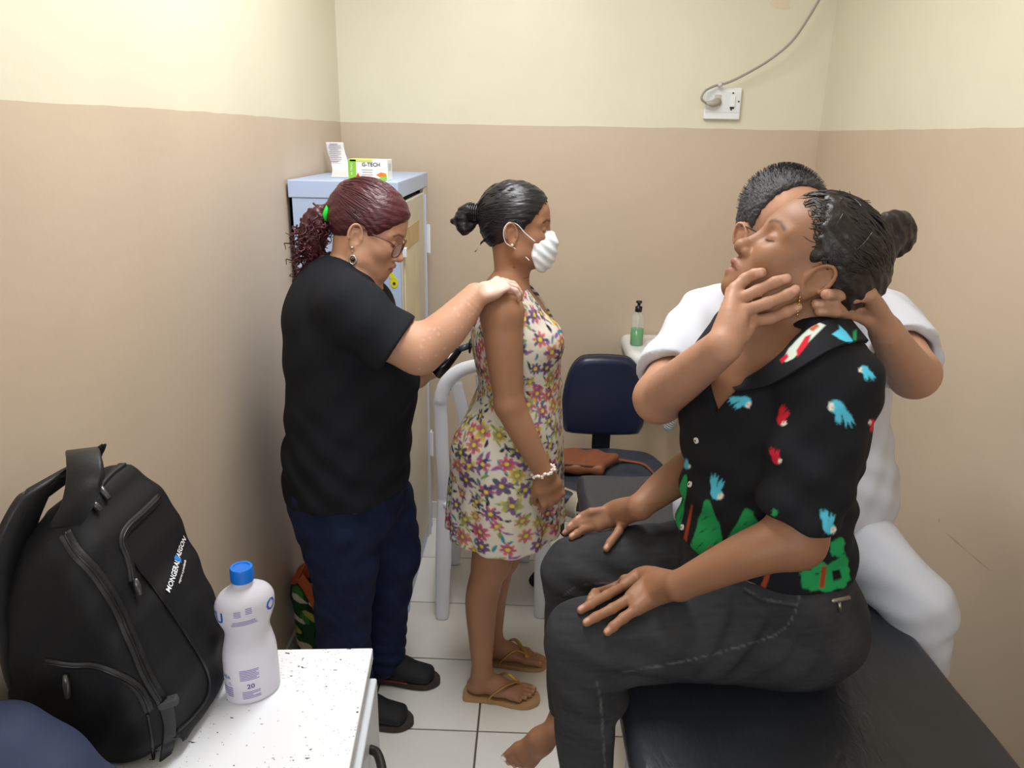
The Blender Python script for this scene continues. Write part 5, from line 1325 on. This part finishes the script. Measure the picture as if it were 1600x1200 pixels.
# legs
hN, kN = A(.470, 1.165, .892), A(.105, 1.085, .905); hF, kF = A(.42, 1.34, .885), A(.100, 1.315, .893)
aN = A(.132, 1.05, .54); aF = A(.098, 1.315, .555)
for h_, k_, a_ in ((hN, kN, aN), (hF, kF, aF)):
    F.chain([h_, (h_+k_)/2, k_], [.075, .068, .048], n=4, k=.03); F.chain([k_, (k_+a_)/2, a_], [.046, .042, .030], n=4, k=.02)
fdir = unit(at(812, 1172, 1.30)-at(872, 1118, 1.315))
fu = unit(A(.65, 0, .75))
hl = aF-fdir*.038-fu*.050+A(.012, 0, .01)
foot(g3, hl, fdir, .185, True, .92, side=-1, up=fu)
F.chain([aF, hl+fdir*.05+fu*.035], [.030, .030], k=.02)
big = hl+.185/.235*(frame(fdir, fu)*A(1, -1, 1)@A(.219, .0305*.92, .018)); g3.spot(big, big+fdir*.004, .0065, (244, 240, 232), .002, 1)
foot(g3, aN+A(.03, .01, -.06), unit(A(-.8, -.2, -.35)), .215, True, .92, side=-1, up=unit(A(-.3, 0, .9)))
# jeans first: the hands rest on them
J3 = Field()
J3.ell(A(.445, 1.245, .895), A(.155, .20, .105), rotm('Z', 16), k=.03)
J3.chain([hN+A(.02, 0, .006), hN*.6+kN*.4+A(0, 0, .010), hN*.25+kN*.75+A(0, 0, .002), kN], [.097, .093, .075, .066], n=5, k=.04); J3.chain([kN, kN*.5+aN*.5+A(.004, 0, 0), aN+A(0, 0, .04)], [.067, .062, .052], n=5, k=.02)
J3.chain([hF+A(.02, 0, .006), (hF+kF)/2+A(0, 0, .010), kF], [.095, .088, .064], n=5, k=.04); J3.chain([kF, (kF+aF)/2+A(.004, 0, 0), aF+A(0, 0, .025)], [.064, .058, .043], n=5, k=.02)
J3.chain([w3(1190, 880), w3(1190, 925)], [(.135, .175), (.142, .185)], xd=fw3, k=.03)
def wr3f(X, Y, Z):
    k1 = np.exp(-((X-.15)**2/.006+(Z-.86)**2/.008)); k2 = np.exp(-((X-.36)**2/.008+(Z-.94)**2/.004))
    return .0055*k1*np.sin(Z*130+X*40)+.0065*k2*np.sin(X*110-Z*70+Y*30)+.0012*np.sin(X*44+Z*52+Y*20)
J3.warp(wr3f)
J3.cut(A(0, 0, BT-.004), A(0, 0, -1), .0) if False else None
bedcut = Field(); bedcut.box((.60, 1.1, BT-.10), (.445, 1.2, .1005), r=.018); J3.sub(bedcut, .006, '-')
def jeans3(V):
    c = denim((42, 43, 46), (66, 67, 71))(V)
    P = px_of(V)
    def line(pts, w, col, st=.8):
        nonlocal c
        pts = spline(np.array(pts, float), 5)
        d = np.full(len(V), 1e9)
        for a, b in zip(pts[:-1], pts[1:]):
            ab = b-a; t = np.clip(((P-a)@ab)/(ab@ab), 0, 1); d = np.minimum(d, np.hypot(*(P-a-t[:, None]*ab).T))
        c = blend(c, st*sstep(d-w, 1.5)*(V[:, 1] < 1.25), lin(*col))
    line([(975, 1050), (1060, 1035), (1150, 1012), (1215, 990), (1240, 960), (1250, 925)], 1.0, (96, 96, 100))
    line([(1163, 925), (1195, 942), (1245, 950)], 1.6, (30, 30, 32)); line([(1163, 919), (1195, 936), (1245, 944)], .8, (98, 98, 102))
    line([(933, 1065), (940, 1110), (945, 1200)], 1.2, (92, 92, 96)); line([(882, 930), (905, 915), (960, 910)], 1.0, (100, 100, 106))
    return c
jn = solid('jeans', J3, .0042, mat('grey_denim', (60, 60, 62), .85, spec=.2, attr=True, bump=.12, bscale=520), W3, jeans3)
pk0, n0 = on(J3, 1298, 938, .8, 1.4, .001); pk1, n1 = on(J3, 1325, 934, .8, 1.4, .001)
MB().tube([pk0, pk1], .0045, 8).build('pocket_zip', mat('zip_silver', (150, 146, 140), .35, metal=.8), jn, True)
q0, _n = on(J3, 1307, 940, .8, 1.4, .005); q1, _n = on(J3, 1309, 954, .8, 1.4, .004); MB().tube([q0, q1], .0028, 6).build('zip_pull', mat('zip_silver', (150, 146, 140), .35, metal=.8), jn, True)
# hand on the near knee: knuckles and fingers lie on the cloth
def onj(px, py, lift): return on(J3, px, py, .85, 1.5, lift)[0]
def lay(g, wrist, palm, fingers, r, lift=.006, th=None):
    """hand lying flat: palm points and finger chains given as sight points on the cloth"""
    for a, b in palm: g.F.chain([wrist, onj(*a, lift+.010), onj(*b, lift+.005)], [r*2.1, r*2.15, r*1.42], n=4, k=.009)
    for f in fingers:
        P = [onj(*f[0], lift+.005)]+[onj(*q, lift+.004-.002*i) for i, q in enumerate(f[1:])]
        finger(g, P, r*1.0, r*.80, (0, -.35, 1), k=.003)
lay(g3, wr3, [((1015, 905), (976, 906)), ((1015, 915), (981, 924)), ((1018, 928), (987, 941)), ((1022, 940), (994, 956))],
    [[(978, 905), (950, 917), (930, 934), (922, 943)], [(982, 923), (948, 938), (922, 950), (908, 957)], [(988, 941), (955, 957), (930, 968), (916, 975)], [(995, 957), (972, 970), (956, 981), (947, 988)]], .0088)
wrF = at(1000, 792, 1.30); elF = at(1130, 700, 1.40)
shF = w3(1205, 575, 1.38); F.chain([w3(1225, 560, 1.28), shF], [.06, .058], k=.04); F.chain([shF, elF], [.054, .042], n=4, k=.03); F.chain([elF, at(1050, 752, 1.34), wrF], [.040, .034, .023], n=6, k=.02)
lay(g3, wrF, [((965, 808), (928, 822)), ((968, 815), (936, 830)), ((975, 812), (955, 822))],
    [[(930, 820), (908, 826), (893, 832), (884, 837)], [(938, 829), (918, 834), (903, 839), (894, 843)], [(940, 812), (915, 816), (900, 822), (892, 826)], [(948, 806), (925, 808), (912, 812), (904, 815)], [(978, 818), (968, 836), (955, 851), (947, 860)]], .0088)
F.cap(wrF, onj(968, 822, .014), .020, .017, .012)
g3.fine = [(h3+A(-.14, -.11, -.15), h3+A(.13, .11, .14), .0026), (A(.05, .95, .93), A(.30, 1.12, 1.06), .0028), (A(.08, 1.18, .92), A(.30, 1.40, 1.06), .003), (A(-.03, 1.18, .38), A(.14, 1.42, .60), .003)]
bd3 = solid('body', F, .0048, skin_mat('tan_skin'), W3, g3.paint, fine=g3.fine)
# hair
H = Field(); Eh = lambda x, y, z, r_, k=.01, op='+': H.ell(L3(x, y, z), np.array(r_)*S3, R3, k, op)
Eh(-.014, 0, .034, (.099, .081, .086), .02); Eh(.012, 0, .040, (.066, .069, .060), .03); Eh(-.052, 0, .0, (.052, .066, .050), .03)
hairline(H, L3, R3, front=(.052, .082), mid=(.022, -.008), back=(-.085, -.040), k=.014)
for y in (1, -1): Eh(-.004, y*.082, -.020, (.024, .022, .034), .006, '-')
def curly(X, Y, Z): return .0011*np.sin(X*150+3*np.sin(Z*80))*np.sin(Z*130+2*np.sin(Y*90))+.0008*np.sin(X*310+Z*220+Y*140)
bn = at(1393, 366, 1.21); H.ell(at(1338, 416, 1.185), A(.034, .055, .032), k=.02)
H.chain([L3(-.09, 0, .03), (L3(-.09, 0, .03)+bn)/2, bn], [.035, .024, .020], k=.02)
H.chain([at(1383, 385, 1.20), at(1375, 362, 1.19), at(1392, 345, 1.20), at(1412, 350, 1.21), at(1413, 375, 1.22), at(1395, 390, 1.22), at(1383, 375, 1.23)], [.015, .016, .016, .016, .016, .015, .012], n=4, k=.01); H.ell(bn, .024, k=.01)
H.warp(curly)
HM3 = mat('curly_dark_hair', (34, 27, 26), .45, var=.45, vscale=30, bump=.35, bscale=70)
hr = solid('hair', H, .0028, HM3, W3)
locks('', L3, R3, S3, (-.014, 0, .036), (.099, .081, .087), (-.11, 0, .03), HM3, hr, 430, .055, 4.5, .0019, seed=9, front=-.02)
fz = MB(); r = np.random.default_rng(12)
for i in range(90):
    a = r.uniform(0, 6.28); b = r.uniform(-.2, 1.3); n0 = A(math.cos(a)*math.cos(b), math.sin(a)*math.cos(b), math.sin(b))
    p = L3(-.018, 0, .034)+S3*(R3@(n0*A(.094, .078, .082))); 
    if (R3.T@n0)[0] > .5 or (R3.T@(p-h3))[0] > .03*S3: continue
    nw = R3@n0; t = unit(np.cross(nw, r.normal(size=3))); fz.tube([p+t*.010*k+nw*(.004+.0022*k-.0006*k*k)+A(0, 0, .001*math.sin(k*2+i)) for k in range(5)], [.0006]*5, 3)
fo = fz.build('flyaway_hair', HM3, hr); fo['kind'] = 'stuff'
e0 = L3(-.002, .0815, -.052); b = MB()
for k in range(6): b.lathe([(.0003, -.0028), (.0018, -.001), (.0018, .001), (.0003, .0028)], e0+A(0, -.001, -.0052*k), 8)
b.build('earring', mat('gold_metal', (196, 158, 96), .25, metal=.9), W3, True)
# shirt
TS3 = Field()
TS3.chain([w3(1245, 556), w3(1210, 590), w3(1200, 645), w3(1197, 720), w3(1194, 800), w3(1188, 880), w3(1186, 930)], [(.070, .112), (.102, .156), (.110, .158), (.114, .158), (.122, .162), (.134, .172), (.138, .176)], xd=fw3, n=4, k=.02, kin=.02)
for s_ in (1, -1): TS3.ell(w3(1160, 690)+lf3*.070*s_, A(.062, .070, .075), k=.05)
TS3.ell(w3(1300, 640, 1.16), A(.050, .085, .11), k=.05)                   # back of the shoulder
TS3.chain([w3(1262, 556, 1.16), sh3+A(.006, 0, .0)], [.060, .062], k=.04)
SL = Field(); SL.chain([sh3+A(.004, 0, -.002), w3(1274, 710, 1.04), w3(1238, 850, 1.01)], [.066, .064, .060], n=6); SL.cut(w3(1247, 808, 1.01), unit(A(-.16, 0, -1)), .002)
SL.chain([w3(1252, 795, 1.02), w3(1238, 850, 1.01)], [.040, .056], k=.003, op='-')
TS3.sub(SL, .022)
TS3.chain([w3(1225, 565, 1.28), shF, elF+A(.03, .02, .02)], [.066, .066, .06], n=4, k=.04)
TS3.sub(TO3, .01, grow=.011); TS3.sub(Field().chain([w3(1262, 555, 1.15), sh3], [.062, .060]), .02, grow=.012)
def wr3s(X, Y, Z): return .0030*np.sin((X*.9+Z*.8)*58+3*np.sin(Z*14+Y*8))+.0022*np.sin((X-Z)*84+2*np.sin(X*20))
TS3.warp(wr3s)
TS3.cut(w3(1185, 912, 1.075), A(-.02, 0, -1), .002)
TS3.sub(Field().chain([hN+A(-.05, 0, .006), hN*.45+kN*.55], [.098, .090], k=.01), .004, '-') if False else None
# open V neck
ns = []
TS3.cap(w3(1243, 548, 1.215), w3(1262, 470, 1.20), .074, .080, k=.008, op='-')
vp = nb3+fw3*.125+lf3*.030+A(0, 0, -.092)
RV = np.stack([lf3, fw3, A(0, 0, 1)], 1); cV = nb3+fw3*.11
TS3.poly([(-.08, .06), (.105, .06), (.100, .012), (.030, -.090), (-.075, .015)], cV, RV, .11, r=.004, k=.004, op='-')
BLUE, RED, WHT, GRN, BRN, PALE = (84, 190, 220), (196, 34, 52), (226, 222, 210), (34, 146, 84), (150, 62, 36), (196, 210, 198)
def bird(c, s_, rot, col, mirror=1):
    """a perched or flying parrot: body, pale face, long feathers"""
    s_ = s_*1.28; t = R_(rot); M = np.array([[math.cos(t), -math.sin(t)], [math.sin(t), math.cos(t)]])
    T = lambda pts: np.array([c])+s_*(np.array(pts, float)*A(mirror, 1))@M.T
    return [(T([(-.9, -.1), (-.5, -.75), (.1, -.8), (.6, -.4), (.8, .15), (.45, .6), (-.2, .6), (-.7, .35)]), col),
            (T([(.2, .3), (.75, .2), (1.3, 1.0), (1.5, 1.9), (1.15, 1.55), (1.1, 2.2), (.8, 1.6), (.55, 2.1), (.45, 1.3)]), col),
            (T([(-.3, .35), (.2, .5), (.3, 1.2), (.05, 1.9), (-.1, 1.35), (-.35, 1.7), (-.45, .9)]), col),
            (T([(-1.0, -.2), (-.75, -.6), (-.35, -.55), (-.3, -.05), (-.6, .25), (-.95, .15)]), WHT),
            (T([(-.62, -.15), (-.5, -.2), (-.48, -.05), (-.6, -.03)]), (30, 30, 30))]
ART = []
for a in (((1164, 627), 9, 62, BLUE, -1), ((1221, 656), 8, -140, RED, 1), ((1309, 637), 12, -8, BLUE, 1), ((1128, 592), 8, 55, BLUE, -1), ((1213, 718), 7, -175, RED, 1), ((1119, 770), 10, -155, BLUE, 1), ((1295, 824), 10, -165, BLUE, 1), ((1351, 578), 7, -15, BLUE, 1), ((1073, 728), 5, 175, BLUE, 1), ((1364, 662), 6, 10, RED, 1)): ART += bird(*a)
def leaf(pts, col=GRN, n=26, amp=2.2, seed=1):
    P = spline(np.array(pts, float), max(2, n//len(pts)), True); c = P.mean(0); rr = np.random.default_rng(seed)
    return (P+(P-c)/np.linalg.norm(P-c, axis=1)[:, None]*(rr.uniform(-1, 1, len(P))*amp)[:, None], col)
ART += [leaf([(1104, 780), (1092, 812), (1082, 846), (1086, 868), (1104, 876), (1124, 858), (1130, 842), (1119, 808)]), leaf([(1168, 794), (1182, 812), (1182, 828), (1152, 848), (1138, 842), (1154, 812)], seed=2),
        leaf([(1069, 742), (1074, 752), (1068, 800), (1060, 832), (1055, 820), (1060, 770)], amp=1, seed=3), leaf([(1080, 850), (1110, 880), (1120, 890), (1096, 888), (1082, 876)], seed=4),
        leaf([(1262, 872), (1296, 880), (1322, 868), (1322, 915), (1255, 920)], n=40, amp=3, seed=5), leaf([(1298, 848), (1318, 842), (1318, 866), (1300, 868)], seed=6), leaf([(1208, 796), (1215, 798), (1213, 806), (1206, 804)], amp=1, seed=7),
        (np.array([(1080, 788), (1083, 790), (1074, 840), (1070, 880), (1060, 890), (1066, 850)]), BRN), (np.array([(1106, 855), (1112, 852), (1108, 882), (1102, 880)]), BRN), (np.array([(1284, 885), (1292, 884), (1288, 918), (1280, 918)]), BRN), (np.array([(1195, 900), (1206, 890), (1196, 920), (1186, 922)]), BRN),
        leaf([(1046, 835), (1054, 850), (1052, 895), (1036, 893), (1040, 865)], WHT, amp=2, seed=8), (np.array([(1046, 848), (1054, 852), (1044, 862), (1040, 858)]), BRN), (np.array([(1038, 874), (1056, 866), (1054, 876), (1040, 884)]), BRN),
        (np.array([(1262, 876), (1274, 878), (1268, 890), (1258, 892)]), (16, 16, 18)), (np.array([(1300, 892), (1312, 890), (1316, 904), (1302, 908)]), (16, 16, 18))]
for x0, y0, x1, y1 in ((1096, 812, 1108, 806), (1090, 835, 1104, 826), (1110, 832, 1122, 822), (1088, 858, 1100, 846), (1112, 855, 1124, 842), (1160, 822, 1172, 812), (1150, 840, 1164, 830), (1168, 835, 1176, 822), (1270, 900, 1284, 893), (1296, 878, 1308, 874), (1064, 790, 1068, 776), (1062, 815, 1066, 800)):
    dx, dy = x1-x0, y1-y0; L_ = math.hypot(dx, dy); nx, ny = -dy/L_*.9, dx/L_*.9; ART.append((np.array([(x0, y0), ((x0+x1)/2+nx, (y0+y1)/2+ny), (x1, y1), ((x0+x1)/2-nx, (y0+y1)/2-ny)]), (18, 40, 28)))
def shirt_paint(V):
    c = np.tile(lin(24, 26, 31), (len(V), 1)); P = px_of(V)
    for poly, col in ART:
        lo = poly.min(0)-3; hi = poly.max(0)+3; i = np.nonzero(((P > lo) & (P < hi)).all(1))[0]
        if len(i): c[i] = blend(c[i], sstep(poly_sd(poly, P[i, 0], P[i, 1]), 1.6), lin(*col))
    return c
st3 = solid('shirt', TS3, .0030, mat('printed_rayon', (20, 20, 24), .8, spec=.2, attr=True, bump=.05, bscale=400), W3, shirt_paint)
# lapel of the open collar, folded flat on the shirt
CART = [(np.array([(1223, 562), (1232, 545), (1248, 528), (1262, 515), (1278, 503), (1290, 508), (1262, 536), (1240, 560), (1228, 566)]), PALE), (np.array([(1244, 548), (1258, 526), (1268, 522), (1262, 538), (1246, 558)]), RED), (np.array([(1218, 562), (1230, 552), (1232, 558), (1222, 568)]), RED), (np.array([(1264, 514), (1276, 505), (1280, 510), (1270, 518)]), (186, 92, 66)),
        (np.array([(1300, 522), (1312, 514), (1311, 508), (1322, 518), (1334, 534), (1322, 534), (1312, 530), (1308, 527)]), BLUE), (np.array([(1333, 518), (1339, 514), (1338, 534), (1333, 530)]), GRN)]
def collar_paint(V):
    c = np.tile(lin(24, 26, 31), (len(V), 1)); P = px_of(V)
    for poly, col in CART: c = blend(c, sstep(poly_sd(poly, P[:, 0], P[:, 1]), 1.6), lin(*col))
    return c
inn = spline([(1150, 606), (1190, 584), (1226, 558), (1262, 524), (1294, 508), (1322, 506)], 5); out_ = spline([(1158, 613), (1212, 602), (1258, 576), (1302, 548), (1338, 538), (1350, 540)], 5)
nv = 7; P_, N_ = [], []
for a, b in zip(inn, out_):
    for t in np.linspace(0, 1, nv): p, n_ = on(TS3, *(a*(1-t)+b*t), .85, 1.45, 0.0, 200); P_.append(p); N_.append(n_)
P_ = np.array(P_).reshape(len(inn), nv, 3); N_ = np.array(N_).reshape(len(inn), nv, 3)
for _ in range(3):
    P_[1:-1] = (P_[:-2]+2*P_[1:-1]+P_[2:])/4; P_[:, 1:-1] = (P_[:, :-2]+2*P_[:, 1:-1]+P_[:, 2:])/4; N_[1:-1] = (N_[:-2]+2*N_[1:-1]+N_[2:])/4
def finer(G, n):
    for ax_ in (0, 1):
        G = np.moveaxis(G, ax_, 0); sh = G.shape; G = spline(G.reshape(sh[0], -1), n); G = np.moveaxis(G.reshape(-1, *sh[1:]), 0, ax_)
    return G
P_, N_ = finer(P_, 6), finer(N_, 6); inn = np.zeros(P_.shape[0]); nv = P_.shape[1]
up_ = (P_+N_*.010).reshape(-1, 3); dn_ = (P_+N_*.004).reshape(-1, 3); nn_ = len(up_); Q_ = []
W_ = len(inn)
for i in range(W_-1):
    for k in range(nv-1):
        a, b, c2, d = i*nv+k, i*nv+k+1, (i+1)*nv+k+1, (i+1)*nv+k; Q_ += [(a, b, c2, d), (a+nn_, d+nn_, c2+nn_, b+nn_)]
for i in range(W_-1):
    for k in (0, nv-1): a, d = i*nv+k, (i+1)*nv+k; Q_.append((a, d, d+nn_, a+nn_))
for k in range(nv-1):
    for i in (0, W_-1): a, b = i*nv+k, i*nv+k+1; Q_.append((a, b, b+nn_, a+nn_))
V_ = np.vstack([up_, dn_]); cme = mesh_from('collar', V_, np.array(Q_), collar_paint(V_))
bm = bmesh.new(); bm.from_mesh(cme); bmesh.ops.recalc_face_normals(bm, faces=bm.faces[:]); bm.to_mesh(cme); bm.free()
link('collar', cme, MATS['printed_rayon'], st3, True)
for px, py in ((1125, 625), (1089, 688), (1079, 757), (1067, 824)):
    p, n_ = on(TS3, px, py, .8, 1.6, .001); Rb = frame(unit(np.cross(n_, A(0, 0, 1))), n_)
    b = MB(); b.tube([p-n_*.001, p+n_*.0022], .0052, 16); bo_ = b.build('button', mat('button_white', (228, 226, 222), .35), st3, angle=40)
    b = MB(); b.tube([p, p+n_*.0028], .0020, 10); b.build('button_eye', mat('button_dark', (24, 24, 26), .5), bo_)
# ---------------------------------------------------------------- man in white sitting behind her
M0 = empty('person', (.68, 1.55, BT), 'man in white with glasses holding the seated woman\'s jaw and neck', 'person')
gm_ = Fig((176, 132, 108)); F = gm_.F
Rm = frame(A(.20, -.97, -.10), A(.05, -.1, 1)); Sm = 1.03; hm = at(1221, 361, 1.60)
Lm = head(gm_, hm, Rm, Sm, nose=1.1, lips=(150, 92, 84), brow=(58, 50, 48), eyes='open', full=1.0, jaw=1.08)
nbm = at(1240, 462, 1.62); neck(gm_, Lm, nbm, .060, .068)
XDm = A(0, -1, 0)
F.chain([nbm, at(1245, 520, 1.62), at(1255, 600, 1.62), at(1275, 700, 1.60), at(1292, 790, 1.57), A(.64, 1.58, .90)], [(.07, .11), (.10, .165), (.11, .155), (.11, .13), (.11, .12), (.10, .14)], xd=XDm, n=4, k=.03, kin=.02)
sR, eR, wR = at(1105, 500, 1.57), at(1030, 622, 1.33), at(1131, 540, 1.085)
sL, eL, wL = at(1375, 500, 1.60), at(1428, 584, 1.36), at(1384, 518, 1.20)
F.chain([at(1190, 480, 1.61), sR], [.06, .058], k=.04); F.chain([sR, eR], [.056, .045], k=.03); F.chain([eR, (eR+wR)/2+A(-.004, 0, -.004), wR], [.042, .036, .027], n=8, k=.02)
F.chain([at(1300, 480, 1.61), sL], [.06, .058], k=.04); F.chain([sL, eL], [.056, .044], k=.03); F.chain([eL, (eL+wL)/2+A(0, 0, -.004), wL], [.040, .034, .026], n=8, k=.02)
# hand around the chin: fingers lie on her cheek
def onf(px, py, lift): return on(g3.F, px, py, .85, 1.5, lift)[0]
def clasp(fs, wrist, back, r, dY=.008, nail=(0, -1, .2)):
    for f, (bx_, by_) in zip(fs, back):
        tip = [onf(*q, r*.75) for q in f[1:]]
        mcp = at(*f[0], tip[0][1]-dY); P = [mcp]+tip
        finger(gm_, P, r*1.06, r*.86, nail, n=4, k=.003)
        b_ = at(bx_, by_, (mcp[1]+wrist[1])/2-.004)
        gm_.F.chain([wrist, b_, mcp], [r*2.2, r*1.6, r*1.15], n=4, k=.006)
clasp([[(1149, 452), (1167, 438), (1182, 429), (1193, 424)], [(1146, 472), (1186, 455), (1212, 443), (1229, 437)], [(1160, 487), (1201, 472), (1228, 461), (1245, 454)], [(1174, 502), (1206, 491), (1226, 483), (1242, 476)]],
      wR, [(1140, 490), (1143, 500), (1152, 508), (1160, 520)], .0090)
finger(gm_, [wR+A(.0, .02, .02), at(1140, 480, 1.13), at(1146, 445, 1.19), at(1152, 425, 1.215)], .013, .009, None, k=.01)
# hand behind her neck
clasp([[(1358, 460), (1328, 459), (1305, 457), (1288, 456)], [(1356, 480), (1324, 477), (1295, 474), (1272, 472)], [(1354, 497), (1322, 492), (1298, 488), (1277, 485)]],
      wL, [(1370, 482), (1368, 492), (1366, 503)], .0095, dY=.0)
finger(gm_, [wL+A(0, 0, .01), at(1362, 470, 1.185), at(1352, 448, 1.175), at(1345, 434, 1.17)], .013, .0095, (0, -1, 0), k=.01)
# legs: one folded on the bed, one hanging over its right edge
pel = A(.65, 1.58, .885); kL = A(.785, 1.335, .820); aL = A(.815, 1.30, .09); kR = A(.42, 1.66, .872); aR = A(.62, 1.80, .84)
F.chain([pel+A(.03, -.06, 0), kL], [.075, .05], k=.03); F.chain([kL, (kL+aL)/2, aL], [.05, .046, .032], n=3, k=.02); foot(gm_, aL+A(-.01, .04, -.075), A(.1, -1, 0), .25, False)
F.chain([pel+A(-.06, .02, 0), kR], [.07, .05], k=.03); F.chain([kR, aR], [.048, .032], k=.02)
gm_.fine = [(hm+A(-.12, -.13, -.14), hm+A(.12, .12, .13), .003), (A(wR[0]-.05, 1.0, wR[2]-.05), A(wR[0]+.16, 1.22, wR[2]+.15), .0026), (A(wL[0]-.14, 1.05, wL[2]-.05), A(wL[0]+.03, 1.25, wL[2]+.11), .0026)]
solid('body', F, .005, skin_mat('warm_skin'), M0, gm_.paint, fine=gm_.fine)
rp = at(1325, 476, onf(1325, 477, .007)[1]); rn = unit(onf(1300, 475, .007)-onf(1346, 480, .007)); re1 = unit(np.cross(rn, A(0, 1, 0))); re2 = np.cross(rn, re1)
rp = onf(1322, 477, .0072)
MB().tube([rp+.0102*(re1*math.cos(a)+re2*math.sin(a)) for a in np.linspace(0, 2*math.pi, 24, endpoint=False)], .0018, 8, closed=True).build('ring', mat('gold_metal', (196, 158, 96), .25, metal=.9), M0, True)
H = Field(); Eh = lambda x, y, z, r_, k=.01, op='+': H.ell(Lm(x, y, z), np.array(r_)*Sm, Rm, k, op)
Eh(-.014, 0, .037, (.096, .079, .085), .02); Eh(.024, 0, .042, (.066, .069, .058), .03); Eh(-.05, 0, -.01, (.050, .064, .05), .03)
hairline(H, Lm, Rm, front=(.050, .090), mid=(.026, .008), back=(-.09, -.07), k=.01)
for y in (1, -1): Eh(-.004, y*.082, -.020, (.026, .022, .036), .006, '-')
H.warp(lambda X, Y, Z: .0016*np.sin(X*330+2*np.sin(Z*200))*np.sin(Y*300+Z*90))
hrm = solid('hair', H, .003, mat('grey_hair', (58, 56, 60), .6, var=.45, vscale=90, bump=.6, bscale=160), M0)
sp_ = MB(); r = np.random.default_rng(5)
for i in range(1500):
    a = r.uniform(0, 6.28); b = r.uniform(-.1, 1.5); n0 = A(math.cos(a)*math.cos(b), math.sin(a)*math.cos(b), math.sin(b)); q = A(-.012, 0, .038)+n0*A(.092, .075, .082)
    if q[0] > .034+.2*(q[2]-.05) or (q[2] < .02 and q[0] > .01) : continue
    p = Lm(*q); nw = Rm@n0; d = unit(nw+.35*(Rm@A(.5, r.normal()*.4, .3))); sp_.tube([p, p+d*.011], [.0008, .0003], 3, cap=False)
so = sp_.build('hair_bristles', mat('grey_hair', (58, 56, 60), .6), hrm); so['kind'] = 'stuff'
glasses(Lm, M0, (52, 44, 42), metal=.4, thick=.0012, drop=-.002, tz=.006)
# shirt
WC = mat('white_cotton', (192, 194, 202), .85, spec=.2, bump=.06, bscale=300)
T4 = Field()
T4.chain([at(1240, 490, 1.62), at(1245, 530, 1.62), at(1255, 600, 1.62), at(1275, 700, 1.60), at(1292, 770, 1.57), A(.64, 1.57, .925)], [(.085, .135), (.115, .185), (.125, .175), (.125, .150), (.130, .140), (.13, .150)], xd=XDm, n=4, k=.02, kin=.02)
def sleeve(s0, s1, e0, t, r0, r1):
    q = Field(); q.chain([s1, s0, e0], [r0*.95, r0, r1], n=1); d = unit(e0-s0); c = s0+(e0-s0)*t; q.cut(c, d, .002); q.cap(c-d*.03, c+d*.06, .046, .064, k=.003, op='-'); return q
T4.sub(sleeve(sR, at(1190, 485, 1.61), eR, .80, .070, .070), .03); T4.sub(sleeve(sL, at(1300, 485, 1.61), eL, .74, .070, .072), .03)
T4.warp(lambda X, Y, Z: .0022*np.sin((X*.8+Z)*60+3*np.sin(Z*18))+.0014*np.sin((X-Z*.7)*90+Y*30))
T4.cut(A(.67, 1.57, .895), A(.1, 0, -1), .003)
T4.cap(nbm+A(0, -.01, .0), Lm(0, 0, -.08), .070, .075, k=.006, op='-')
sh_ = solid('shirt', T4, .005, WC, M0)
CO = Field()
for s_ in (1, -1): CO.chain([nbm+A(0, .075, .035), nbm+A(s_*.072, .01, .022), nbm+A(s_*.05, -.075, -.015), nbm+A(s_*.055, -.10, -.06)], [(.024, .006), (.024, .006), (.022, .006), (.010, .006)], xd=A(0, -.3, 1), n=5, k=.004)
solid('collar', CO, .005, WC, sh_)
P4 = Field()
P4.ell(pel+A(.0, 0, .0), (.150, .130, .095), k=.03)
P4.chain([pel+A(.05, -.05, .0), pel*.45+kL*.55+A(0, 0, .022), kL+A(0, 0, .006)], [.094, .078, .064], n=6, k=.03); P4.chain([kL, (kL+aL)/2+A(.0, 0, 0), aL+A(.0, 0, .0)], [.064, .062, .060], n=6, k=.02)
P4.chain([pel+A(-.06, .02, 0), kR], [.09, .07], k=.03); P4.chain([kR, aR], [.068, .05], k=.02)
P4.warp(lambda X, Y, Z: -.0012*np.sin(X*60+Z*70+Y*40)+.002*np.sin(Z*95-X*50)*np.exp(-((Z-.8)**2)/.01))
P4.cut(A(0, 0, .06), A(0, 0, -1), .003); bc4 = Field(); bc4.box((.36, 1.3, BT-.10), (.345, 1.2, .1005), r=.018); P4.sub(bc4, .006, '-')
solid('trousers', P4, .005, mat('white_twill', (194, 197, 206), .85, spec=.2, bump=.06, bscale=350), M0)
h0 = aL+A(-.01, .045, -.088); SH = Field(); SH.ecap(h0+A(0, -.02, .05), h0+A(.01, -.12, .045), (.036, .04), (.042, .036), A(1, 0, 0), .02); SH.ecap(h0+A(.01, -.12, .042), h0+A(.02, -.22, .030), (.044, .034), (.042, .024), A(1, 0, 0), .02); SH.cut(A(0, 0, .002), A(0, 0, -1), .003)
solid('shoe', SH, .006, mat('white_shoe', (220, 220, 222), .5), M0)
